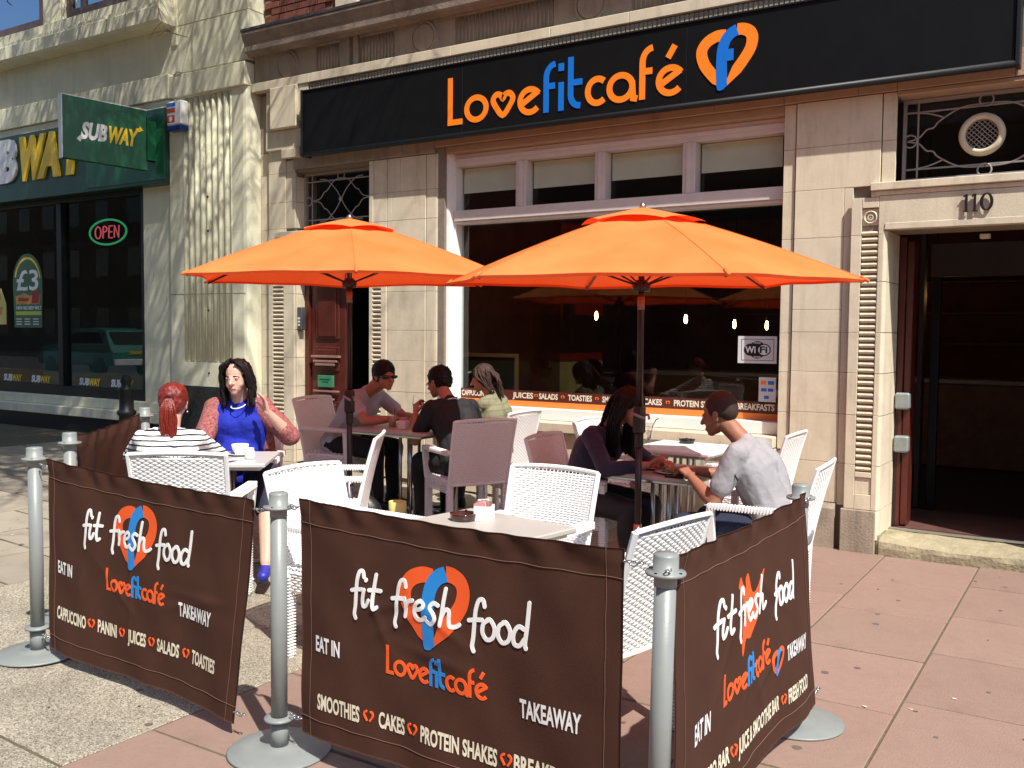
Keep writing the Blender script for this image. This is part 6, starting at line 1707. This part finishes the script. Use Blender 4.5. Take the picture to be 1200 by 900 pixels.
def person(label, loc, face, lean=10, side=0, twist=0, head=(0, 0, 0), head_fwd=.05, rh=None, lh=None, rel=(.6, -.4, -.6), lel=(-.6, -.4, -.6),
           rhd=None, lhd=None, rpalm=(0, 0, -1), lpalm=(0, 0, -1), rcurl=.5, lcurl=.5, skinm=M_sk1, build=1.0, female=False, seat=.455, sc=1.0,
           shirt=None, sleeve=.55, shirt_low=-.06, neckline=.0, legs=None, legm=None, shoe=M_blackp, knees=None, feet=None, belly=0.0, vox=.0085):
    """local axes: +y forward, x to the person's right, z up; origin on the ground below the seat"""
    t = thing('person', label, 'person', (loc[0], loc[1], gz(loc[0])), radians(face-90), world_parts=False)
    J = {}
    P = Vector((0, -.05, seat+.09)); a = radians(lean); b = radians(side)
    up_ = Vector((sin(b), sin(a)*cos(b), cos(a)*cos(b))).normalized()
    rgt = Vector((cos(radians(twist)), sin(radians(twist)), 0)); rgt = (rgt-up_*rgt.dot(up_)).normalized(); fw = up_.cross(rgt)
    up2 = (up_+Vector((0, .10, 0))).normalized()
    Wst = P+up_*.16*sc; Ch = P+up_*.34*sc+fw*.005; N = P+up_*.50*sc+fw*.01
    sw = (.155 if female else .178)*sc; hw = (.105 if female else .095)*sc
    SR, SL = N-up_*.055*sc+rgt*sw, N-up_*.055*sc-rgt*sw
    HC = N+(up2*.16+Vector((0, head_fwd, 0)))*sc
    hd = Head(HC, radians(head[0]), radians(head[1]), radians(head[2]), sc*(.97 if female else 1.0))
    B = build
    def torso(mb, g):      # g = extra thickness for clothes
        for s in (-1, 1):
            mb.cone(P+rgt*s*.07*sc+up_*.0, Wst+rgt*s*.055*sc, (.115*B+g), (.098*B+g))
            mb.cone(Wst+rgt*s*.055*sc, Ch+rgt*s*.075*sc, (.098*B+g), (.104*B+g))
            mb.cone(Ch+rgt*s*.075*sc, N-up_*.07*sc+rgt*s*.10*sc, (.104*B+g), (.068*B+g))
            mb.cone(N-up_*.045*sc+rgt*s*.03, N-up_*.062*sc+rgt*s*sw*.92, .048*B+g, .050*B+g)
        mb.cone(Ch, N-up_*.05, .10*B+g, .06+g)
        if belly: mb.ball(Wst+fw*.05-up_*.03, (.13*B+g, .12+belly+g, .13+g), 16)
        if female:
            for s in (-1, 1): mb.ball(Ch+fw*.060*sc+rgt*s*.062*sc+up_*.005, (.068*B+g, .066*B+g, .068*B+g), 14)
            mb.ball(Ch+fw*.062*sc-up_*.02, (.085*B+g, .055*B+g, .075*B+g), 14)
    body = MB(); torso(body, 0)
    body.cone(N-up_*.05*sc, N+(HC-N)*.55, .056 if not female else .050, .050 if not female else .044)
    for (x, y, z, r) in ((0, -.012, .035, (.076, .094, .088)), (0, .028, -.018, (.064, .066, .078)), (0, .042, -.055, (.050, .050, .050)), (0, .066, -.092, (.026, .024, .020)),
                         (.036, .048, -.038, (.026, .028, .026)), (-.036, .048, -.038, (.026, .028, .026)), (0, .078, .010, (.050, .016, .012)), (0, .086, -.066, (.020, .012, .011)), (0, .075, -.072, (.028, .02, .02))):
        hd.ball(body, (x, y, z), r)
    body.cone(hd.p(0, .088, .004), hd.p(0, .112, -.030), .0095, .0125, 8); hd.ball(body, (.011, .100, -.034), (.008, .009, .007), 8); hd.ball(body, (-.011, .100, -.034), (.008, .009, .007), 8)
    for s in (-1, 1):
        hd.ball(body, (s*.078, -.004, -.012), (.009, .021, .032), 10); hd.ball(body, (s*.082, -.010, .004), (.010, .016, .016), 10)
    body.cone(hd.p(0, -.02, -.05), N-up_*.01, .052, .054)
    arms = {}
    for nm, S, tgt, hint, dr, palm, cu, sd in (('R', SR, rh, rel, rhd, rpalm, rcurl, 1), ('L', SL, lh, lel, lhd, lpalm, lcurl, -1)):
        tgt = tgt or (sd*.16, .30, .66)
        E, Wr = ik(S, tgt, .285*sc, .255*sc, hint)
        arms[nm] = (S, E, Wr)
        body.cone(S, S.lerp(E, .5), .050*B, .045*B); body.cone(S.lerp(E, .5), E, .045*B, .037*B); body.cone(E, E.lerp(Wr, .35), .037*B, .038*B); body.cone(E.lerp(Wr, .35), Wr, .038*B, .024)
        d = Vector(dr) if dr else (Wr-E)
        hand(body, Wr, d, palm, sc*(.92 if female else 1.0), cu, sd if True else 1)
    kn = knees or ((.13, .42, seat+.045), (-.13, .42, seat+.045)); ft = feet or ((.13, .44, .08), (-.13, .40, .08))
    lg = []
    for s, K, A in ((1, kn[0], ft[0]), (-1, kn[1], ft[1])):
        Hp = P+rgt*s*hw-Vector((0, 0, .02)); K = Vector(K); A = Vector(A); lg.append((Hp, K, A))
        body.cone(Hp, K, .088*B, .060*B); body.cone(K, K.lerp(A, .3)+Vector((0, -.015, 0)), .058*B, .058*B); body.cone(K.lerp(A, .3)+Vector((0, -.015, 0)), A, .057*B, .038)
        body.cone(A+Vector((0, -.03, -.03)), A+Vector((0, .12, -.045)), .034, .028)
    remesh(body, 'body', skinm, t, .0062, 2, .5)
    # eyes, brows, mouth
    q = MB(); q2 = MB(); q3 = MB()
    for s in (-1, 1):
        hd.ball(q, (s*.031, .0795, -.002), (.0125, .010, .0055), 10); hd.ball(q2, (s*.031, .0880, -.002), (.0058, .0032, .0050), 8)
        q3.tube([hd.p(s*(.014+.012*i), .094-.0032*i*i*.9, .020+.0025*i-.0018*i*i) for i in range(4)], [.0028, .0034, .003, .0018], 5)
    q.build('eye', M_eye, t, smooth=True); q2.build('iris', M_iris, t, smooth=True)
    q = MB(); q.tube([hd.p(x, .0985-.9*abs(x)**1.2*.4-.004, -.0665+.6*x*x) for x in (-.024, -.014, -.005, .005, .014, .024)], [.003, .0048, .0055, .0055, .0048, .003], 6)
    q.build('mouth', M_lip, t, smooth=True)
    T = dict(t=t, hd=hd, N=N, P=P, up=up_, fw=fw, rgt=rgt, SR=SR, SL=SL, arms=arms, Ch=Ch, Wst=Wst, brow=q3, lg=lg, sc=sc)
    if shirt:
        c = MB(); g = .014
        torso(c, g)
        c.cone(N-up_*.03, N-up_*.005+fw*.0, .066, .058)
        for nm in 'RL':
            S, E, Wr = arms[nm]; sl = sleeve
            e1 = S.lerp(E, min(1, sl)); c.cone(S, e1, .060*B, (.060 if sl < .8 else .050)*B)
            if sl > 1: c.cone(E, E.lerp(Wr, sl-1), .050*B, .040*B)
        c.cone(P+rgt*.06-up_*.02, P-rgt*.06-up_*.02, .128*B+g, .128*B+g)
        fold = lambda co, n: .0065*noise.noise(co*9)+.005*noise.noise(Vector((co.x*22, co.y*22, co.z*9)))+.002*noise.noise(co*40)
        T['shirt'] = remesh(c, 'shirt', shirt, t, .0085, 4, .5, fold)
    if legm:
        c = MB(); g = .010
        for (Hp, K, A) in lg:
            low = legs if legs is not None else .93
            c.cone(Hp, K, .092*B+g, .064*B+g)
            if low > 0: E_ = K.lerp(A, low); c.cone(K, K.lerp(A, .4)+Vector((0, -.012, 0)), .064*B+g, .060*B+g); c.cone(K.lerp(A, .4)+Vector((0, -.012, 0)), E_, .060*B+g, .048+g)
        c.cone(P+rgt*.07-up_*.02, P-rgt*.07-up_*.02, .118*B+g, .118*B+g)
        remesh(c, 'trousers' if (legs is None or legs > .5) else 'skirt', legm, t, .0095, 3, .5, lambda co, n: .005*noise.noise(co*8))
    if shoe:
        for (Hp, K, A) in lg:
            c = MB(); c.cone(A+Vector((0, -.035, -.035)), A+Vector((0, .14, -.05)), .042, .034); c.cone(A+Vector((0, -.03, 0)), A+Vector((0, -.03, -.04)), .044, .042)
            remesh(c, 'shoe', shoe, t, .008, 2)
    return T
def cap_hair(T, m, name='hair', vol=.008, front=.0, low=-.02, back=.0, n=0.006, fr=10):
    hd = T['hd']; c = MB()
    hd.ball(c, (0, -.020+front, .044), (.080+vol, .092+vol, .080+vol), 22)
    hd.ball(c, (0, -.050, .005+low), (.070+vol, .060+vol+back, .070+vol), 18)
    for s in (-1, 1): hd.ball(c, (s*.062, -.012, .018), (.020+vol, .050, .036), 12)
    return remesh(c, name, m, T['t'], .0075, 2, .5, lambda co, nn: n*noise.noise(co*fr*4)+n*.6*noise.noise(co*fr*9))
def strands(T, m, paths, name='hair_lock', r=.006, seed=1, jit=.008, per=9, n=5):
    """paths: list of control polylines; each gives a lock of many thin strands"""
    rg = random.Random(seed); mb = MB()
    for P in paths:
        for k in range(per):
            o = [Vector((rg.uniform(-1, 1), rg.uniform(-1, 1), rg.uniform(-1, 1)))*jit*(.5+.9*i/(len(P)-1)) for i in range(len(P))]
            Q = catmull([Vector(p)+q for p, q in zip(P, o)], 4); L = len(Q)
            mb.tube(Q, [r*(1-.75*(i/L)**2) for i in range(L)], n)
    return mb.build(name, m, T['t'], smooth=True)
M_hred = mat('dyed_red_hair', (.17, .014, .007), .38, .25, 40, .4, 150)
M_hblk = mat('dark_hair', (.007, .0045, .004), .5, .3, 40, .3, 150, spec=.25)
M_hbrn = mat('brown_hair', (.030, .011, .006), .7, .3, 40, .3, 150)
M_hshv = mat('shaved_dark_hair', (.030, .014, .010), .8, .2, 60, .3, 300)
M_stripe = striped_mat('black_and_white_stripes', (.80, .79, .77), (.012, .012, .018), .029, .30, 'Z', .03)
M_card = mat('red_and_grey_knit', (.27, .075, .07), .9, .75, 70, .8, 90, dirt=.55, dcol=(.33, .24, .23), dscale=45)
M_bluet = mat('royal_blue_cloth', (.016, .028, .33), .85, .2, 14, .5, 30, spec=.2)
M_greyt = mat('grey_t_shirt', (.40, .39, .42), .85, .06, 20, .2, 60)
M_greyt2 = mat('pale_grey_t_shirt', (.27, .27, .285), .85, .06, 20, .2, 60)
M_polo = mat('black_polo_cloth', (.008, .008, .010), .8, .1, 20, .2, 60)
M_olive = striped_mat('olive_top', (.20, .20, .12), (.16, .16, .095), .05, .3, 'Z', .05)
M_navy = mat('navy_cloth', (.010, .010, .035), .75, .15, 12, .2, 40, sheen=.2)
M_jean = mat('dark_denim', (.012, .020, .045), .8, .2, 25, .3, 80); M_blackt = mat('black_trousers', (.007, .007, .009), .85, .1, 20, .2, 60)
M_tights = mat('dark_tights', (.008, .007, .010), .6)

def body_at(key, back=.03):   # seat origin of a chair
    x, y = CH[key]; return x, y

# 1 red-haired woman, back to the camera
x, y = CH['red']
T = person('woman with red ponytail and black-and-white striped top, back to the camera', (x-.145, y-.065), 124, lean=4, head=(6, 6, 0), female=True, build=1.0, sc=.93, seat=.43,
    rh=(.12, .42, .80), lh=(-.20, .40, .79), rel=(1, -.3, -.5), lel=(-1, -.3, -.5), shirt=M_stripe, sleeve=1.55, legm=M_jean, skinm=M_sk1)
cap_hair(T, M_hred, vol=.010, low=.0)
hd = T['hd']
pth = []
for k in range(7):
    a = (k-3)*.008
    pth.append([hd.p(a*.5, -.105, .03), hd.p(a*.8, -.135, .015), hd.p(a*1.6, -.150, -.04), hd.p(a*1.9, -.145, -.11), hd.p(a*1.5, -.13, -.19), hd.p(a*.5, -.12, -.26+.004*abs(k-3))])
strands(T, M_hred, pth, 'ponytail', .0075, 3, .006, 9)
MB().tube([hd.p(.022*cos(i*pi/6), -.128, .018+.022*sin(i*pi/6)) for i in range(12)], .008, 8, closed=True).build('hair_band', M_hblk, T['t'], smooth=True)
q = MB(); q.ball(hd.p(.085, -.002, -.052), .006, 8); q.build('earring', M_steel, T['t'])

# 2 woman in blue facing the camera
x, y = CH['blue']
T = person('dark-haired woman in royal blue top and red knit cardigan, raising one hand', (x, y), -51, lean=4, head=(-14, 2, 4), female=True, build=1.14, sc=1.0, belly=.03,
    lh=(-.225, .24, .985), lel=(-.8, .1, -.8), lhd=(.25, .12, 1.0), lpalm=(1, .5, 0), lcurl=.35, rh=(.06, .34, .70), rel=(.9, -.3, -.4), shirt=M_bluet, sleeve=.30, legs=.05, legm=mat('navy_skirt', (.012, .012, .03), .8), skinm=M_sk1,
    shoe=mat('blue_patterned_shoe', (.02, .025, .30), .5), feet=((.10, .50, .08), (-.30, .86, .13)), knees=((.12, .46, .56), (-.26, .48, .60)))
hd = T['hd']; cap_hair(T, M_hblk, vol=.014, low=-.01, front=-.016, n=.007)
T['brow'].build('eyebrow', M_hblk, T['t'])
pth = []
for s in (-1, 1):
    for k in range(7):
        a = -.065+.022*k
        pth.append([hd.p(s*.03, a+.01, .118), hd.p(s*.082, a*.8, .055), hd.p(s*.098, a*.7-.01, -.03), hd.p(s*.100, a*.6, -.11), hd.p(s*.095, a*.5+.02, -.19)])
for k in range(5): pth.append([hd.p(-.05+.025*k, -.07, .10), hd.p(-.06+.03*k, -.115, .02), hd.p(-.07+.035*k, -.12, -.08), hd.p(-.07+.035*k, -.11, -.18)])
pth.append([hd.p(.03, .03, .132), hd.p(.082, .055, .085), hd.p(.096, .045, .0), hd.p(.098, .04, -.08)])
pth.append([hd.p(.02, .03, .134), hd.p(-.055, .060, .105), hd.p(-.094, .045, .03), hd.p(-.098, .04, -.07)])
strands(T, M_hblk, pth, 'hair_lock', .0075, 5, .012, 8)
# cardigan: open front, over shoulders and arms
c = MB(); g = .030; up_, rgt, fw, N, Ch, Wst, P = T['up'], T['rgt'], T['fw'], T['N'], T['Ch'], T['Wst'], T['P']
for s, nm in ((1, 'R'), (-1, 'L')):
    S, E, Wr = T['arms'][nm]
    c.cone(S, E, .078, .070); c.cone(E, E.lerp(Wr, .25 if nm == 'L' else .75), .070, .058)
    c.cone(N-up_*.06+rgt*s*.13, Wst+rgt*s*.17-fw*.01, .075, .07); c.cone(Wst+rgt*s*.17-fw*.01, P+rgt*s*.17-fw*.02, .07, .08)
    c.cone(N-up_*.05+rgt*s*.09-fw*.02, S, .07, .085)
c.cone(Ch-fw*.05, P-fw*.06, .12, .13)
remesh(c, 'cardigan', M_card, T['t'], .0095, 4, .5, lambda co, n: .007*noise.noise(co*10))
# scarf ends and a pink brooch in her lap
q = MB(); 
for k in range(9): q.tube([T['P']+Vector((.02+.012*k, .17, .10)), T['P']+Vector((.0+.018*k, .22, .05)), T['P']+Vector((-.01+.022*k, .25, -.02))], .009, 6)
q.build('scarf', mat('coral_scarf', (.62, .14, .12), .8), T['t'], smooth=True)
q = MB(); q.tube([hd.p(.05*cos(a), .01+.06*sin(a), -.185-.02*sin(a)) for a in [pi*i/10 for i in range(11)]], .004, 6); q.build('necklace', M_wlet, T['t'])

# 3 man in sunglasses
x, y = CH['sun']
T = person('dark-haired man in sunglasses and grey T-shirt at the shaded table', (x+.05, y), 2, lean=31, side=0, head=(-22, 2, 0), head_fwd=.085, build=1.06, sc=1.04, skinm=M_sk2,
    rh=(.10, .62, .775), lh=(-.16, .60, .775), rhd=(-.6, .6, -.05), lhd=(.4, .8, 0), rel=(1, -.3, -.6), lel=(-1, -.4, -.6), shirt=M_greyt, sleeve=.62, legm=M_blackt, rcurl=.7, lcurl=.7)
cap_hair(T, M_hblk, vol=.014, low=.005, front=-.004, n=.004, fr=14)
hd = T['hd']
q = MB()
for s in (-1, 1):
    q.tube([hd.p(s*.012, .105, .002), hd.p(s*.036, .101, .0), hd.p(s*.058, .086, .0), hd.p(s*.072, .062, .002)], [.010, .016, .015, .010], 8, flat=1)
    q.tube([hd.p(s*.070, .066, .004), hd.p(s*.082, .02, .004), hd.p(s*.084, -.02, -.002)], [.008, .005, .004], 6)
q.tube([hd.p(-.02, .106, .004), hd.p(.02, .106, .004)], .006, 6)
q.build('sunglasses', mat('black_sunglasses', (.006, .006, .007), .08, spec=.8), T['t'], smooth=True)
q = MB(); pr = T['Ch']+T['fw']*.118+T['rgt']*.07
q.tube([pr, pr+Vector((.02, .006, .02)), pr+Vector((.04, -.006, -.005))], .006, 5, flat=.3); q.build('shirt_print', M_blackp, T['t'])

# 4 man in black polo
x, y = CH['polo']
T = person('short-haired man in black polo shirt seen from behind, fist raised', (x-.06, y+.03), 158, lean=27, head=(18, 14, 0), head_fwd=.07, build=1.12, sc=1.05, skinm=M_sk2,
    lh=(-.17, .44, .895), lel=(-.35, -.1, -1), lhd=(.25, .35, .9), lcurl=1.35, lpalm=(1, 0, -.2), rh=(.14, .46, .78), rel=(.9, -.3, -.6), shirt=M_polo, sleeve=.62, legm=M_blackt)
cap_hair(T, M_hblk, vol=.007, low=.0, n=.009, fr=16)
q = MB(); N = T['N']; q.tube([N-T['up']*.002+T['rgt']*.066*cos(a)+T['fw']*(.066*sin(a)) for a in [2*pi*i/18 for i in range(18)]], .010, 8, closed=True); q.build('collar', M_polo, T['t'], smooth=True)
q = MB(); q.tube([N-T['up']*.010+T['rgt']*.072*cos(a)+T['fw']*(.072*sin(a)) for a in [2*pi*i/18 for i in range(18)]], .0045, 6, closed=True)
q.build('collar_trim', M_wlet, T['t'], smooth=True)
for nm in 'RL':
    S, E, Wr = T['arms'][nm]; ax = (E-S).normalized(); o1 = ax.orthogonal().normalized(); o2 = ax.cross(o1); c0 = S+(E-S)*.80
    MB().tube([c0+o1*.063*cos(a)+o2*.063*sin(a) for a in [2*pi*i/16 for i in range(16)]], .004, 6, closed=True).build('cuff_trim', M_wlet, T['t'], smooth=True)
hd = T['hd']
q = MB(); q.tube([hd.p(s_, y_, z_) for s_, y_, z_ in ((-.082, -.02, .0), (-.080, .03, .004), (-.058, .085, .002), (-.03, .104, -.002), (.03, .104, -.002), (.058, .085, .002), (.080, .03, .004), (.082, -.02, .0))], .0028, 5)
q.build('spectacles', M_blackp, T['t'])
MB().tube([T['arms']['L'][2]+Vector((.0, .05, .06)), T['arms']['L'][2]+Vector((.01, .05, .15))], .003, 5).build('teaspoon', M_steel, T['t'])

# 5 woman in olive top
x, y = CH['olive']
T = person('curly brown-haired woman in olive sleeveless top behind the man in black polo', (x+.04, y+.02), 186, lean=10, head=(24, 14, 0), head_fwd=.05, female=True, build=1.02, sc=.96, skinm=M_sk1,
    rh=(.20, .40, .76), lh=(-.14, .44, .76), rel=(1, -.3, -.5), lel=(-1, -.3, -.5), shirt=M_olive, sleeve=.06, legm=M_tights)
hd = T['hd']; cap_hair(T, M_hbrn, vol=.012, low=0, n=.008)
pth = []
for k in range(12):
    a = -.075+.0136*k
    w = lambda i: .014*sin(i*2.3+k)
    pth.append([hd.p(a*.8, -.085, .06), hd.p(a, -.125+w(1), .0), hd.p(a*1.1+w(2), -.135+w(2), -.07), hd.p(a*1.05+w(3), -.125+w(4), -.14), hd.p(a*.9+w(4), -.125+w(1), -.20)])
for s in (-1, 1):
    for k in range(4): pth.append([hd.p(s*.05, -.05+.03*k, .10), hd.p(s*.09, -.05+.03*k, .03), hd.p(s*.10, -.06+.02*k, -.05), hd.p(s*.10, -.08+.01*k, -.13)])
strands(T, M_hbrn, pth, 'hair_lock', .0075, 8, .014, 8)
MB().tube([hd.p(.055*cos(a), .06+.05*sin(a), .085) for a in [pi*.2+pi*.6*i/6 for i in range(7)]], .007, 6).build('hairband', M_steel, T['t'])

# 6 woman in navy
x, y = CH['navy']
T = person('woman with long straight black hair in navy top behind the parasol pole', (x+.02, y-.08), -6, lean=24, head=(-4, 22, 0), head_fwd=.09, female=True, build=1.02, sc=1.0, skinm=M_sk2,
    rh=(.10, .52, .79), lh=(-.10, .52, .79), rel=(1, -.2, -.7), lel=(-1, -.3, -.7), rhd=(-.3, .6, .5), shirt=M_navy, sleeve=1.75, legm=M_tights, shoe=mat('black_boots', (.01, .01, .01), .5))
hd = T['hd']; cap_hair(T, M_hblk, vol=.009, low=0, n=.003); T['brow'].build('eyebrow', M_hblk, T['t'])
pth = []
for s in (-1, 1):
    for k in range(7):
        a = -.07+.018*k
        pth.append([hd.p(s*.02, a, .122), hd.p(s*.082, a, .05), hd.p(s*.094, a*.9, -.04), hd.p(s*.10, a*.8+.0, -.13), hd.p(s*.09, a*.8+.03, -.24), hd.p(s*.08, a*.7+.05, -.33)])
for k in range(6): pth.append([hd.p(-.06+.024*k, -.07, .095), hd.p(-.07+.028*k, -.115, .01), hd.p(-.08+.032*k, -.12, -.10), hd.p(-.08+.032*k, -.10, -.22), hd.p(-.08+.03*k, -.07, -.32)])
strands(T, M_hblk, pth, 'hair_lock', .0075, 11, .008, 8)
q = MB(); N = T['P']; q.tube([N+T['up']*.035+T['rgt']*.135*cos(a)+T['fw']*(.135*sin(a)) for a in [2*pi*i/18 for i in range(18)]], .022, 6, closed=True, flat=.4); q.build('belt', mat('brown_leather_belt', (.10, .03, .012), .5), T['t'], smooth=True)

# 7 man in pale grey
x, y = CH['grey']
T = person('shaven-headed man in pale grey T-shirt and dark jeans leaning over his plate', (x+.06, y), 178, lean=24, head=(0, 14, 0), seat=.43, head_fwd=.07, build=1.10, sc=1.05, skinm=M_sk3,
    lh=(-.10, .46, .78), rh=(.12, .52, .78), lel=(-.5, -.3, -1), rel=(.9, -.3, -.6), lcurl=.8, rcurl=.8, shirt=M_greyt2, sleeve=.66, legm=M_jean, shoe=mat('pale_trainers', (.4, .4, .42), .6), knees=((.15, .44, .50), (-.17, .46, .50)))
cap_hair(T, M_hshv, vol=.001, low=.012, n=.001)
q = MB(); S, E, Wr = T['arms']['L']
q.tube([S+Vector((-.05, .02, -.02)), S+Vector((-.06, .0, -.08)), S+Vector((-.05, -.03, -.14))], .004, 5); q.build('shirt_print', M_signb, T['t'])
q = MB(); q.cone(T['P']+T['rgt']*.06+T['up']*.02-T['fw']*.05, T['P']-T['rgt']*.06+T['up']*.02-T['fw']*.05, .128, .128); remesh(q, 'shirt_hem', striped_mat('striped_hem', (.6, .6, .62), (.1, .12, .2), .014, .3, 'Z'), T['t'], .01, 2)
